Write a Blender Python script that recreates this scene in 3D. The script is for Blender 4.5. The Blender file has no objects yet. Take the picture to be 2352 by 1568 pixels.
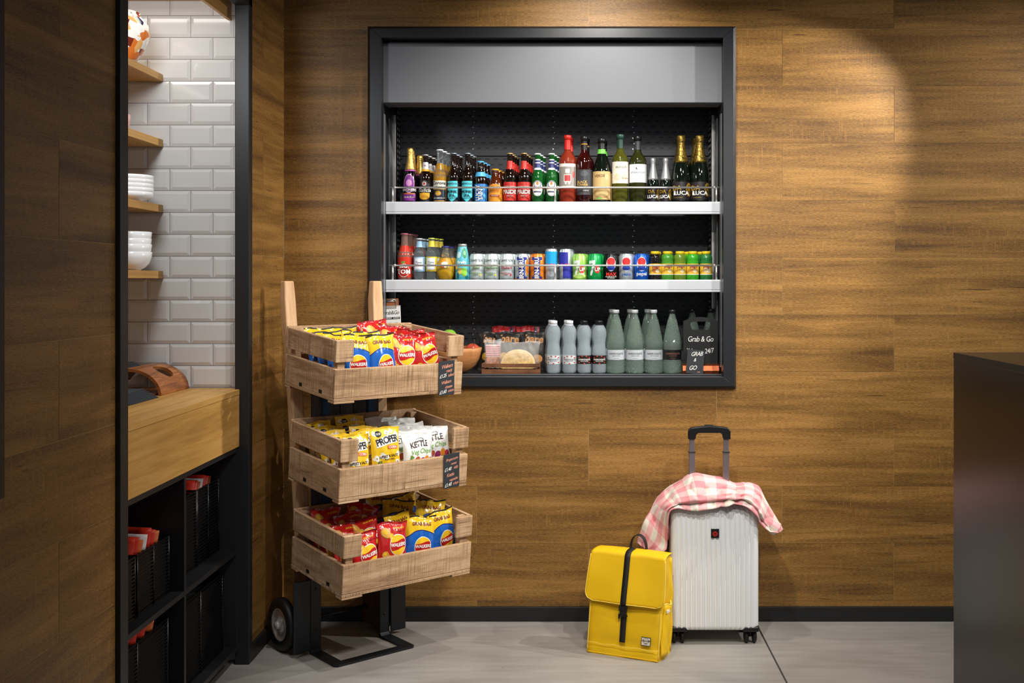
import bpy, bmesh, math, random
from mathutils import Vector, Matrix, noise as mnoise
random.seed(7)
D2R = math.pi/180
scene = bpy.context.scene
COL = scene.collection

# ------------------------------------------------------------------ camera, world, lights, exposure
F = 2500.0                       # focal length in pixels of the 2352 px wide frame
CX, CY, CZ = 1330.0, 645.0, 1.56
cd = bpy.data.cameras.new('camera'); cam = bpy.data.objects.new('camera', cd); COL.objects.link(cam)
cam.location = (0, 0, CZ); cam.rotation_euler = (math.pi/2, 0, 0)
cd.sensor_width = 36; cd.lens = F/2352*36
cd.shift_x = -(CX-1176)/2352; cd.shift_y = -(784-CY)/2352
cd.clip_start = .05
scene.camera = cam
def PX(px, Y): return (px-CX)*Y/F
def PZ(py, Y): return CZ-(py-CY)*Y/F

w = bpy.data.worlds.new('world'); scene.world = w; w.use_nodes = True
w.node_tree.nodes['Background'].inputs[0].default_value = (.86, .92, 1.0, 1)
w.node_tree.nodes['Background'].inputs[1].default_value = .34
scene.view_settings.view_transform = 'Standard'; scene.view_settings.look = 'None'
scene.view_settings.gamma = 1; scene.view_settings.use_curve_mapping = False
scene.view_settings.exposure = 0.0

def spot(name, loc, target, power, size_deg, blend=.5, rad=.03, col=(1,.965,.91)):
    l = bpy.data.lights.new(name, 'SPOT'); l.energy = power; l.spot_size = size_deg*D2R; l.spot_blend = blend
    l.shadow_soft_size = rad; l.color = col
    o = bpy.data.objects.new(name, l); COL.objects.link(o); o.location = loc
    o.rotation_euler = (Vector(target)-Vector(loc)).to_track_quat('-Z', 'Y').to_euler(); return o
def area(name, loc, target, power, sx, sy, col=(1,.95,.88)):
    l = bpy.data.lights.new(name, 'AREA'); l.shape = 'RECTANGLE'; l.size = sx; l.size_y = sy; l.energy = power; l.color = col
    o = bpy.data.objects.new(name, l); COL.objects.link(o); o.location = loc
    o.rotation_euler = (Vector(target)-Vector(loc)).to_track_quat('-Z', 'Y').to_euler(); return o
spot('track_or_fill_spot', (3.3, 4.30, 2.95), (-.7, 4.9, .75), 210, 66, .8, .018)
spot('track_or_fill_spot', (2.0, 4.35, 2.95), (-.5, 5.0, 1.1), 150, 66, .4, .018)
spot('track_or_fill_spot', (.12, 4.22, 3.05), (.0, 5.0, 1.7), 70, 112, .7, .05)
spot('track_or_fill_spot', (.1, 2.9, 3.05), (.1, 5.0, .6), 150, 84, .8, .06)  # added fill spot for the floor and lower wall, not a track fitting
spot('track_or_fill_spot', (1.5, 2.6, 3.05), (.9, 4.9, .4), 135, 80, .8, .08)  # added front fill on the suitcase side, no real fitting
spot('track_or_fill_spot', (.5, 1.5, 3.05), (-.25, 5.0, 1.0), 140, 48, .8, .08)  # added front fill from further back, no real fitting
area('alcove_led', (-1.75, 4.25, 2.69), (-1.75, 4.20, 0), 1.3, .5, .08, (1, .96, .9))
area('alcove_fill', (-1.52, 3.45, 2.55), (-1.8, 4.45, 1.2), 9.5, .25, .25, (.94, .97, 1))  # added fill that brightens the lower tiles, not a lamp of the alcove

# ------------------------------------------------------------------ colours and materials
def lin(c):
    if isinstance(c, str):
        c = c.lstrip('#'); c = [int(c[i:i+2], 16)/255 for i in (0, 2, 4)]
    return tuple((x/12.92 if x <= .04045 else ((x+.055)/1.055)**2.4) for x in c)
_m = {}
def mat(name, col, rough=.5, metal=0, spec=.5, trans=0, ior=1.45, coat=0, var=0, vs=30, bump=0, bs=120, sheen=0, alpha=1):
    if name in _m: return _m[name]
    m = bpy.data.materials.new(name); m.use_nodes = True; nt = m.node_tree; b = nt.nodes['Principled BSDF']
    c = lin(col)+(1,)
    b.inputs['Base Color'].default_value = c; b.inputs['Roughness'].default_value = rough
    b.inputs['Metallic'].default_value = metal; b.inputs['Specular IOR Level'].default_value = spec
    b.inputs['Transmission Weight'].default_value = trans; b.inputs['IOR'].default_value = ior
    b.inputs['Coat Weight'].default_value = coat; b.inputs['Coat Roughness'].default_value = .06
    b.inputs['Alpha'].default_value = alpha
    if sheen: b.inputs['Sheen Weight'].default_value = sheen
    tc = nt.nodes.new('ShaderNodeTexCoord')
    if var:
        n = nt.nodes.new('ShaderNodeTexNoise'); n.inputs['Scale'].default_value = vs; n.inputs['Detail'].default_value = 4
        nt.links.new(tc.outputs['Object'], n.inputs['Vector'])
        r = nt.nodes.new('ShaderNodeValToRGB')
        r.color_ramp.elements[0].position = .3; r.color_ramp.elements[1].position = .7
        r.color_ramp.elements[0].color = tuple(x*(1-var) for x in c[:3])+(1,)
        r.color_ramp.elements[1].color = tuple(min(1, x*(1+var)) for x in c[:3])+(1,)
        nt.links.new(n.outputs['Fac'], r.inputs[0]); nt.links.new(r.outputs[0], b.inputs['Base Color'])
    if bump:
        n = nt.nodes.new('ShaderNodeTexNoise'); n.inputs['Scale'].default_value = bs; n.inputs['Detail'].default_value = 3
        nt.links.new(tc.outputs['Object'], n.inputs['Vector'])
        bp = nt.nodes.new('ShaderNodeBump'); bp.inputs['Strength'].default_value = bump; bp.inputs['Distance'].default_value = .002
        nt.links.new(n.outputs['Fac'], bp.inputs['Height']); nt.links.new(bp.outputs[0], b.inputs['Normal'])
    _m[name] = m; return m

def wood(name, dark, mid, light, rough=.5, band=(1.2, 9), fibre=(14, 260), saw=.25, sawdark=False, bump=.25, knots=True, w=(1., .55, .45), rel=None):
    if name in _m: return _m[name]
    m = bpy.data.materials.new(name); m.use_nodes = True; nt = m.node_tree; N = nt.nodes; L = nt.links
    b = N['Principled BSDF']; b.inputs['Roughness'].default_value = rough; b.inputs['Specular IOR Level'].default_value = .35
    uv = N.new('ShaderNodeUVMap'); uv.uv_map = 'grain'
    def mp(sc, rot=0):
        x = N.new('ShaderNodeMapping'); x.inputs['Scale'].default_value = (sc[0], sc[1], 1); x.inputs['Rotation'].default_value = (0, 0, rot)
        L.new(uv.outputs[0], x.inputs[0]); return x
    def nz(sc, det=4, dist=0., rot=0, rgh=.5):
        n = N.new('ShaderNodeTexNoise'); n.inputs['Scale'].default_value = 1; n.inputs['Detail'].default_value = det
        n.inputs['Distortion'].default_value = dist; n.inputs['Roughness'].default_value = rgh
        L.new(mp(sc, rot).outputs[0], n.inputs['Vector']); return n
    def math_(op, a, c, clamp=False):
        x = N.new('ShaderNodeMath'); x.operation = op; x.use_clamp = clamp
        for i, v in enumerate((a, c)):
            if v is None: continue
            if isinstance(v, (int, float)): x.inputs[i].default_value = v
            else: L.new(v, x.inputs[i])
        return x.outputs[0]
    n1 = nz(band, 3, .7); n2 = nz(fibre, 3, 0, 0, .6); n3 = nz((band[0]*3.5, band[1]*3), 4, 1.2)
    s = math_('ADD', math_('MULTIPLY', n1.outputs[0], w[0]), math_('MULTIPLY', n3.outputs[0], w[1]))
    s = math_('ADD', s, math_('MULTIPLY', n2.outputs[0], w[2]))
    s = math_('DIVIDE', s, sum(w))
    r = N.new('ShaderNodeValToRGB'); e = r.color_ramp.elements
    e[0].position = .38; e[0].color = lin(dark)+(1,); e[1].position = .62; e[1].color = lin(light)+(1,)
    k = e.new(.5); k.color = lin(mid)+(1,)
    L.new(s, r.inputs[0]); col = r.outputs[0]
    # saw marks across the grain, in patches
    patch = nz((2.2, 7), 2, .3); sw = nz((170, 9), 2, 0, .12) if not rel else nz((210, 5), 3, 0, .03)
    pr = N.new('ShaderNodeMapRange'); pr.inputs['From Min'].default_value = .5 if not rel else .34; pr.inputs['From Max'].default_value = .62
    L.new(patch.outputs[0], pr.inputs[0])
    sr = N.new('ShaderNodeMapRange'); sr.inputs['From Min'].default_value = .56 if not rel else .46; sr.inputs['From Max'].default_value = .72
    L.new(sw.outputs[0], sr.inputs[0])
    f = math_('MULTIPLY', math_('MULTIPLY', pr.outputs[0], sr.outputs[0]), saw)
    mx = N.new('ShaderNodeMixRGB'); L.new(f, mx.inputs[0]); L.new(col, mx.inputs[1])
    mx.inputs[2].default_value = (lin(dark) if sawdark else lin(light))+(1,)
    if sawdark: mx.inputs[2].default_value = tuple(x*.55 for x in lin(dark))+(1,)
    col = mx.outputs[0]
    if knots:   # fine dark cracks running with the grain
        ck = nz((5, 120), 2, .4); cp = nz((1.7, 5), 1)
        a = N.new('ShaderNodeMapRange'); a.inputs['From Min'].default_value = .66; a.inputs['From Max'].default_value = .72; L.new(ck.outputs[0], a.inputs[0])
        c_ = N.new('ShaderNodeMapRange'); c_.inputs['From Min'].default_value = .5; c_.inputs['From Max'].default_value = .6; L.new(cp.outputs[0], c_.inputs[0])
        f2 = math_('MULTIPLY', math_('MULTIPLY', a.outputs[0], c_.outputs[0]), .75)
        m2 = N.new('ShaderNodeMixRGB'); L.new(f2, m2.inputs[0]); L.new(col, m2.inputs[1]); m2.inputs[2].default_value = tuple(x*.4 for x in lin(dark))+(1,)
        col = m2.outputs[0]
    L.new(col, b.inputs['Base Color'])
    bp = N.new('ShaderNodeBump'); bp.inputs['Strength'].default_value = bump; bp.inputs['Distance'].default_value = .0015
    L.new(math_('ADD', n2.outputs[0], math_('MULTIPLY', n3.outputs[0], 1.0)), bp.inputs['Height']); L.new(bp.outputs[0], b.inputs['Normal'])
    _m[name] = m; return m

# ------------------------------------------------------------------ mesh builder
_tc = {}
def text_geo(s, size, bold=0, shear=0, space=1):
    k = (s, bold, shear, space)
    if k not in _tc:
        c = bpy.data.curves.new('t', 'FONT'); c.body = s; c.size = 1; c.offset = bold; c.shear = shear
        c.align_x = 'CENTER'; c.align_y = 'CENTER'; c.resolution_u = 2; c.space_character = space; c.space_line = .85
        o = bpy.data.objects.new('t', c); COL.objects.link(o)
        bpy.context.view_layer.update()
        me = bpy.data.meshes.new_from_object(o.evaluated_get(bpy.context.evaluated_depsgraph_get()))
        _tc[k] = ([v.co.copy() for v in me.vertices], [tuple(p.vertices) for p in me.polygons])
        COL.objects.unlink(o); bpy.data.objects.remove(o); bpy.data.curves.remove(c); bpy.data.meshes.remove(me)
    V, Fc = _tc[k]
    return [(v.x*size, v.y*size) for v in V], Fc

class MB:
    def __init__(s): s.v = []; s.f = []; s.m = []; s.mi = []; s.uv = []; s.sm = []
    def mid(s, m):
        if m not in s.m: s.m.append(m)
        return s.m.index(m)
    def add(s, pts): i = len(s.v); s.v.extend([tuple(p) for p in pts]); return i
    def face(s, idx, m, uv=None, smooth=False):
        s.f.append(tuple(idx)); s.mi.append(s.mid(m)); s.sm.append(smooth)
        if uv is None:
            uv = []
            P = [Vector(s.v[i]) for i in idx]
            n = (P[1]-P[0]).cross(P[2]-P[0]); a = max(range(3), key=lambda q: abs(n[q]))
            o = [q for q in range(3) if q != a]
            uv = [(p[o[0]], p[o[1]]) for p in P]
        s.uv.append(uv)
    def poly(s, pts, m, uv=None, smooth=False):
        i = s.add(pts); s.face(range(i, i+len(pts)), m, uv, smooth)
    def box(s, x0, x1, y0, y1, z0, z1, m, g=0, off=None, M=None):
        """box with wood grain running along axis g"""
        if off is None: off = (random.uniform(-50, 50), random.uniform(-50, 50))
        c = [(x, y, z) for z in (z0, z1) for y in (y0, y1) for x in (x0, x1)]
        pts = [M @ Vector(p) for p in c] if M is not None else c
        i = s.add(pts)
        for fc in ((0, 2, 3, 1), (4, 5, 7, 6), (0, 1, 5, 4), (2, 6, 7, 3), (0, 4, 6, 2), (1, 3, 7, 5)):
            P = [c[k] for k in fc]
            ax = [q for q in range(3) if len(set(p[q] for p in P)) == 1]; ax = ax[0] if ax else 0
            o = [q for q in range(3) if q != ax]
            if g in o: u, v_ = g, [q for q in o if q != g][0]
            else: u, v_ = o
            k_ = 1 if g in o else .3
            s.face([i+k for k in fc], m, [(p[u]*k_+off[0], p[v_]+off[1]+ax*.37) for p in P])
    def lathe(s, prof, m, n=32, c=(0, 0), z0=0, smooth=True, flute=0, cap=True, rot=0):
        base = []
        for r, z in prof:
            ring = []
            for k in range(n):
                a = 2*math.pi*k/n+rot; rr = r*(1+(flute if k % 2 else 0))
                ring.append((c[0]+rr*math.sin(a), c[1]-rr*math.cos(a), z0+z))
            base.append(s.add(ring))
        for j in range(len(prof)-1):
            for k in range(n):
                k2 = (k+1) % n
                s.face((base[j]+k, base[j]+k2, base[j+1]+k2, base[j+1]+k), m, None, smooth)
        if cap:
            if prof[0][0] > 1e-5: s.face([base[0]+k for k in range(n)][::-1], m)
            if prof[-1][0] > 1e-5: s.face([base[-1]+k for k in range(n)], m)
    def grid(s, fn, nu, nv, m, smooth=True, cu=False, cv=False, uvf=None, flip=False):
        """fn(i,j) -> point, i in 0..nu, j in 0..nv"""
        NU = nu if cu else nu+1; NV = nv if cv else nv+1
        i0 = s.add([fn(i, j) for i in range(NU) for j in range(NV)])
        for i in range(nu):
            for j in range(nv):
                a = (i, j); b = ((i+1) % NU, j); c = ((i+1) % NU, (j+1) % NV); d = (i, (j+1) % NV)
                q = [a, b, c, d]
                uv = [uvf(i, j), uvf(i+1, j), uvf(i+1, j+1), uvf(i, j+1)] if uvf else None
                idx = [i0+p[0]*NV+p[1] for p in q]
                if flip: idx = idx[::-1]; uv = uv[::-1] if uv else None
                s.face(idx, m, uv, smooth)
    def tube(s, pts, r, m, n=10, closed=False, flat=None, cap=True):
        P = [Vector(p) for p in pts]; L = len(P)
        up = Vector((0, 0, 1)); rings = []
        for i, p in enumerate(P):
            t = (P[(i+1) % L]-P[i-1]) if (closed or 0 < i < L-1) else (P[1]-P[0] if i == 0 else P[-1]-P[-2])
            t.normalize(); u = up if abs(t.dot(up)) < .9 else Vector((1, 0, 0))
            a = t.cross(u).normalized(); b = a.cross(t)
            rr = r[i] if isinstance(r, (list, tuple)) else r
            ra, rb = (rr*flat[0], rr*flat[1]) if flat else (rr, rr)
            rings.append(s.add([p+a*ra*math.cos(2*math.pi*k/n)+b*rb*math.sin(2*math.pi*k/n) for k in range(n)]))
        for i in range(L if closed else L-1):
            A, B = rings[i], rings[(i+1) % L]
            for k in range(n): s.face((A+k, A+(k+1) % n, B+(k+1) % n, B+k), m, None, n > 5)
        if cap and not closed:
            s.face([rings[0]+k for k in range(n)][::-1], m); s.face([rings[-1]+k for k in range(n)], m)
    def prism(s, poly2, y0, y1, m, plane='xz', smooth=False):
        """2D outline extruded; plane xz -> extruded in y, xy -> z, yz -> x"""
        f = {'xz': lambda a, b, c: (a, c, b), 'xy': lambda a, b, c: (a, b, c), 'yz': lambda a, b, c: (c, a, b)}[plane]
        n = len(poly2); A = s.add([f(p[0], p[1], y0) for p in poly2]); B = s.add([f(p[0], p[1], y1) for p in poly2])
        s.face([A+k for k in range(n)], m); s.face([B+k for k in range(n)][::-1], m)
        for k in range(n): s.face((A+k, B+k, B+(k+1) % n, A+(k+1) % n), m, None, smooth)
    # flat art mapped through fn(x, y) -> 3D point
    def a_text(s, t, size, cx, cy, m, fn, bold=0, shear=0, rot=0, space=1, sx=1):
        V, Fc = text_geo(t, size, bold, shear, space); c_, s_ = math.cos(rot), math.sin(rot)
        i = s.add([fn(cx+(x*sx)*c_-y*s_, cy+(x*sx)*s_+y*c_) for x, y in V])
        for f in Fc: s.face([i+k for k in f], m)
    def a_ell(s, cx, cy, rx, ry, m, fn, n=24, rings=3, r0=0, rot=0):
        c_, s_ = math.cos(rot), math.sin(rot)
        def g(i, j):
            a = 2*math.pi*i/n; q = r0+(1-r0)*j/rings
            x, y = rx*q*math.cos(a), ry*q*math.sin(a)
            return fn(cx+x*c_-y*s_, cy+x*s_+y*c_)
        s.grid(g, n, rings, m, True, cu=True)
    def a_band(s, x0, x1, lo, hi, m, fn, nu=12, nv=4):
        L = lo if callable(lo) else (lambda x: lo); H = hi if callable(hi) else (lambda x: hi)
        def g(i, j):
            x = x0+(x1-x0)*i/nu; return fn(x, L(x)+(H(x)-L(x))*j/nv)
        s.grid(g, nu, nv, m, True)
    def build(s, name, parent=None, bevel=0, seg=2, sub=0, solid=0, M=None, loc=None, recalc=True):
        me = bpy.data.meshes.new(name)
        me.from_pydata([tuple(M @ Vector(v)) for v in s.v] if M is not None else s.v, [], s.f)
        for m in s.m: me.materials.append(m)
        me.polygons.foreach_set('material_index', s.mi); me.polygons.foreach_set('use_smooth', s.sm)
        ul = me.uv_layers.new(name='grain'); flat = [c for f in s.uv for p in f for c in p[:2]]
        ul.data.foreach_set('uv', flat)
        me.update()
        if recalc:
            bm = bmesh.new(); bm.from_mesh(me); bmesh.ops.recalc_face_normals(bm, faces=bm.faces); bm.to_mesh(me); bm.free()
        o = bpy.data.objects.new(name, me); COL.objects.link(o)
        if loc: o.location = loc
        if parent: o.parent = parent
        if sub: k = o.modifiers.new('sub', 'SUBSURF'); k.levels = sub; k.render_levels = sub
        if solid: k = o.modifiers.new('sol', 'SOLIDIFY'); k.thickness = solid; k.offset = 0
        if bevel: k = o.modifiers.new('bev', 'BEVEL'); k.width = bevel; k.segments = seg; k.limit_method = 'ANGLE'; k.angle_limit = 40*D2R
        return o
def tag(o, label, cat, group=None):
    o['label'] = label; o['category'] = cat
    if group: o['group'] = group
    return o
def thing(name, label, cat, loc=(0, 0, 0), rz=0, group=None):
    o = bpy.data.objects.new(name, None); COL.objects.link(o); o.empty_display_size = .05
    o.location = loc; o.rotation_euler = (0, 0, rz); return tag(o, label, cat, group)
def struct(o): o['kind'] = 'structure'; return o
def dup(root, label=None, M=None, loc=None, rz=None, group=None):
    def rec(o, par):
        c = o.copy(); COL.objects.link(c)
        if par: c.parent = par
        for ch in list(o.children): rec(ch, c)
        return c
    r = rec(root, None)
    if label: r['label'] = label
    if group: r['group'] = group
    if M is not None: r.matrix_world = M
    if loc is not None: r.location = loc
    if rz is not None: r.rotation_euler = (0, 0, rz)
    return r

# palette
WALLWOOD = wood('wall_oak', '#583b1f', '#85602e', '#ab7e43', .40, band=(.7, 10), fibre=(62, 440), saw=.55, bump=.55, w=(.85, .5, 1.0))
OAK = wood('light_oak', '#ac7f42', '#c2924c', '#d0a35e', .45, band=(.8, 14), fibre=(9, 260), saw=.0, bump=.12, knots=False)
CRATE = wood('crate_wood', '#957354', '#c09c77', '#d8b794', .7, band=(2.2, 16), fibre=(20, 380), saw=1.0, sawdark=True, bump=.4, rel=1)
POST = wood('post_wood', '#b98c60', '#cfa57a', '#dfbb92', .6, band=(1.5, 18), fibre=(12, 260), saw=.15, sawdark=True, bump=.3)
OLDW = wood('old_dark_wood', '#2c1a10', '#4a2d1b', '#5d3c26', .7, band=(2, 16), saw=.3, sawdark=True)
GREYW = wood('weathered_board', '#3c3d3f', '#54565a', '#6a6c70', .8, band=(2, 12), saw=.3, sawdark=True)
ACAC = wood('acacia', '#6a3a1a', '#925529', '#b47440', .35, band=(4, 30), fibre=(20, 240), saw=.1, bump=.1, knots=False)
BOWLW = wood('bowl_wood', '#9b6237', '#b67a48', '#c68d5a', .5, band=(4, 18), fibre=(20, 240), saw=0, bump=.1, knots=False)
BLK = mat('black_powder_coat', '#1d1e20', .45, bump=.05, bs=900)
BLKM = mat('black_trim', '#131416', .35)
STEEL = mat('dark_steel', '#26282b', .42, .5, bump=.1, bs=500)
GREYP = mat('blind_grey', '#727479', .5, .0, bump=.03, bs=2500, var=.03, vs=600)
ALU = mat('brushed_aluminium', '#cdd0d5', .4, .2)
SIL = mat('chrome', '#e4e2de', .28, .8)
CER = mat('white_ceramic', '#ececec', .15, coat=.4)
WHT = mat('ink_white', '#f2f0ea', .5); INK = mat('ink_black', '#151515', .5)

# ------------------------------------------------------------------ room shell
CONC = mat('concrete', '#9a948e', .42, spec=.4, var=.10, vs=1.6)
def concrete():
    m = CONC; nt = m.node_tree; N = nt.nodes; L = nt.links; b = N['Principled BSDF']
    tc = N.new('ShaderNodeTexCoord')
    def nz(s, d, dist=0):
        mp = N.new('ShaderNodeMapping'); mp.inputs['Scale'].default_value = s; L.new(tc.outputs['Object'], mp.inputs[0])
        n = N.new('ShaderNodeTexNoise'); n.inputs['Scale'].default_value = 1; n.inputs['Detail'].default_value = d; n.inputs['Distortion'].default_value = dist
        L.new(mp.outputs[0], n.inputs['Vector']); return n.outputs[0]
    def ramp(v, p0, c0, p1, c1):
        r = N.new('ShaderNodeValToRGB'); e = r.color_ramp.elements; e[0].position = p0; e[1].position = p1
        e[0].color = lin(c0)+(1,); e[1].color = lin(c1)+(1,); L.new(v, r.inputs[0]); return r.outputs[0]
    def mul(a, c):
        x = N.new('ShaderNodeMixRGB'); x.blend_type = 'MULTIPLY'; x.inputs[0].default_value = 1; L.new(a, x.inputs[1]); L.new(c, x.inputs[2]); return x.outputs[0]
    c = ramp(nz((1.3, 2.4, 1), 6, .8), .32, '#8f8a84', .68, '#a5a09a')
    c = mul(c, ramp(nz((3, 26, 1), 4, .3), .3, '#efeeec', .6, '#ffffff'))
    c = mul(c, ramp(nz((60, 60, 1), 2), .20, '#8d8780', .25, '#ffffff'))
    L.new(c, b.inputs['Base Color'])
concrete()
mb = MB(); g = .004; gx = .807                   # slabs either side of the saw-cut joint
mb.box(-3, gx-g, -3, 5.3, -.04, 0, CONC); mb.box(gx+g, 5, -3, 5.3, -.04, 0, CONC)
mb.box(gx-.01, gx+.01, -3, 5.3, -.05, -.006, mat('joint_dark', '#4b4844', .9))
struct(mb.build('floor'))
mb = MB(); mb.box(-3, 5, -3, 5.3, 3.15, 3.2, mat('ceiling_dark', '#3a3a3a', .9)); struct(mb.build('ceiling'))

def subtract(r, h):
    """r, h = (a0,a1,b0,b1); pieces of r outside h"""
    a0, a1, b0, b1 = r; c0, c1, d0, d1 = h
    if c0 >= a1 or c1 <= a0 or d0 >= b1 or d1 <= b0: return [r]
    out = []
    if b1 > d1: out.append((a0, a1, d1, b1)); b1 = d1
    if b0 < d0: out.append((a0, a1, b0, d0)); b0 = d0
    if a0 < c0: out.append((a0, c0, b0, b1))
    if a1 > c1: out.append((c1, a1, b0, b1))
    return out
ROWT = lambda r: 2.718-.2626*(r-1)
GR = mat('plank_joint', '#c7a670', .8)
def plank_wall(name, a_lo, a_hi, joint, hole, kind):
    mb = MB(); G = .0008; L = 1.402
    for r in range(-1, 12):
        zt = ROWT(r); zb = max(.066, ROWT(r+1)); zt = min(zt, 3.15)
        if zt <= zb: continue
        ph = joint(r); k0 = math.floor((a_lo-ph)/L)
        a = ph+k0*L
        while a < a_hi:
            off = (random.uniform(-60, 60), random.uniform(-60, 60))
            for p in subtract((a+G if a > a_lo else a_lo, a+L-G if a+L < a_hi else a_hi, zb+G, zt-G), hole):
                if p[1]-p[0] < .003: continue
                if kind == 'back': mb.box(p[0], p[1], 5.0, 5.012, p[2], p[3], WALLWOOD, 0, off)
                else: mb.box(-1.368, -1.356, p[0], p[1], p[2], p[3], WALLWOOD, 1, off)
            a += L
    for p in subtract((a_lo, a_hi, 0, 3.15), hole):
        if kind == 'back': mb.box(p[0], p[1], 5.0015, 5.03, p[2], p[3], GR)
        else: mb.box(-1.40, -1.3575, p[0], p[1], p[2], p[3], GR)
    return struct(mb.build(name))
JB = {-1: 1797, 0: 1352, 1: 1797, 2: 1353, 3: 1797, 4: 1354, 5: 1797, 6: 1353, 7: 945, 8: 1352, 9: 1095, 10: 1352, 11: 1095}
plank_wall('wall_back', -1.356, 4.9, lambda r: (JB[r]-CX)/500, (-.968, .718, 1.068, 2.724), 'back')
JL = lambda r: 4.67 if r % 2 else 4.67-.43
plank_wall('wall_left', .2, 5.0, lambda r: (4.67, 4.67-.43)[r % 2 == 0], (3.19, 4.468, -1, 2.70), 'left')
mb = MB(); mb.box(-1.34, 4.9, 4.985, 5.0, 0, .066, BLK); struct(mb.build('baseboard_back', bevel=.002))
mb = MB(); mb.box(-1.356, -1.341, 4.468, 4.985, 0, .066, BLK); mb.box(-1.356, -1.341, .2, 3.185, 0, .066, BLK); struct(mb.build('baseboard_left', bevel=.002))
# black steel frame round the alcove opening
mb = MB()
for y0, y1 in ((3.184, 3.24), (4.425, 4.470)): mb.box(-1.400, -1.341, y0, y1, 0, 2.72, BLK)
mb.box(-1.400, -1.341, 3.184, 4.47, 2.68, 2.73, BLK)
struct(mb.build('trim_1', bevel=.003))
# alcove shell: bevelled white metro tiles on the far wall
TILE = mat('metro_tile', '#d0cfcc', .12, coat=.3); TGR = mat('tile_grout', '#7d7777', .9)
mb = MB(); TY = 4.49; tp, th = .1782, .0902; x_ref = (438-CX)*TY/F
for k in range(-13, 20):
    z0 = 1.1205+k*th; z1 = z0+th
    ph = x_ref if k % 2 == 0 else (390-CX)*TY/F
    i = math.floor((-2.72-ph)/tp)
    while ph+i*tp < -1.399:
        a0 = max(ph+i*tp, -2.7)+.0013; a1 = min(ph+(i+1)*tp, -1.399)-.0009; i += 1
        if a1-a0 < .01: continue
        b0, b1 = z0+.0013, z1-.0013; e = min(.013, (a1-a0)/2.2); lo, hi = TY, TY-.0055
        o = mb.add([(a0, lo, b0), (a1, lo, b0), (a1, lo, b1), (a0, lo, b1), (a0+e, hi, b0+e), (a1-e, hi, b0+e), (a1-e, hi, b1-e), (a0+e, hi, b1-e)])
        for f in ((4, 5, 6, 7), (0, 1, 5, 4), (1, 2, 6, 5), (2, 3, 7, 6), (3, 0, 4, 7)): mb.face([o+q for q in f], TILE)
mb.box(-2.72, -1.399, TY, TY+.03, 0, 2.9, TGR)
struct(mb.build('wall_alcove_tiled', recalc=False))
PLA = mat('alcove_paint', '#cfcdc8', .8)
mb = MB(); mb.box(-2.75, -2.72, 2.6, 4.52, 0, 2.92, PLA); struct(mb.build('wall_alcove_left'))
mb = MB(); mb.box(-2.75, -1.40, 2.57, 2.6, 0, 2.92, PLA); struct(mb.build('wall_alcove_near'))
mb = MB(); mb.box(-2.75, -1.40, 2.57, 4.52, 2.90, 2.93, PLA); struct(mb.build('ceiling_alcove'))

# ------------------------------------------------------------------ alcove contents
pel = thing('light_pelmet', 'oak light pelmet hanging at the top of the tiled alcove', 'pelmet', (-1.45, 4.2, 2.63))
xa, xb = PX(525, TY), PX(533, TY)
mb = MB(); mb.box(xa, xb, 3.35, TY-.012, 2.632, 2.74, OAK, 1); mb.build('side_board', pel, .001).matrix_parent_inverse = Matrix.Translation(-Vector(pel.location))
mb = MB(); mb.box(-2.7, xa-.001, 4.30, TY-.012, 2.712, 2.735, OAK, 0); mb.build('soffit_board', pel, .001).matrix_parent_inverse = Matrix.Translation(-Vector(pel.location))

xs = PX(376, TY)
pos = ['topmost, holding a patterned jar', 'second from the top, in front of the white tiles', 'third from the top, holding a pile of plates', 'lowest, holding a stack of bowls']
shelf_top = []
for k, (yt, yb) in enumerate(((172, 188), (321, 338), (471, 488), (622, 639))):
    zt, zb = PZ(yt, TY), PZ(yb, TY); shelf_top.append(zt)
    mb = MB(); mb.box(-.95, 0, -.55, 0, zb-zt, 0, OAK, 0)
    o = mb.build('wall_shelf', bevel=.0015, loc=(xs, TY-.007, zt))
    tag(o, 'light oak alcove shelf, '+pos[k], 'shelf', 'oak shelves in the tiled alcove')

# bowls and plates: right edges seen past the black frame
def lathe_thing(name, prof, m, loc, label, cat, group=None, n=48):
    mb = MB(); mb.lathe(prof, m, n, cap=False); o = mb.build(name, loc=loc); return tag(o, label, cat, group)
def shell(outer, t):   # outer profile bottom->rim, closed back inside
    inner = [(max(0, r-t), z+t*.4) for r, z in outer[::-1]]; inner[-1] = (0, inner[-1][1])
    return [(0, outer[0][1])]+outer+inner
BY = 4.27
bo = [(.030, 0), (.033, .004), (.046, .010), (.062, .028), (.070, .050), (.073, .072)]
words = ['bottom', 'second from the bottom', 'third from the bottom', 'top']
bx = PX(347, BY)-.073; zt = shelf_top[3]
b0 = lathe_thing('bowl', shell(bo, .004), CER, (bx, BY, zt), 'small white bowl, bottom of the stack on the lowest alcove shelf', 'bowl', 'stacked white bowls', 64)
for k, (dz, dx) in enumerate(((.030, -.001), (.052, -.002), (.078, -.001))):
    dup(b0, 'small white bowl, %s of the stack on the lowest alcove shelf' % words[k+1], loc=(bx+dx, BY, zt+dz))
po = [(.045, 0), (.048, .004), (.068, .010), (.083, .020), (.085, .034)]
pw = ['bottom', 'second from the bottom', 'third from the bottom', 'fourth from the bottom', 'top']
px_ = PX(350, BY)-.085; zt = shelf_top[2]
p0 = lathe_thing('deep_plate', shell(po, .004), CER, (px_, BY, zt), 'deep white plate, bottom of the pile on the third alcove shelf', 'plate', 'piled white deep plates', 64)
for k in range(1, 5): dup(p0, 'deep white plate, %s of the pile on the third alcove shelf' % pw[k], loc=(px_+.001*(k % 2), BY, zt+.0165*k))
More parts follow.
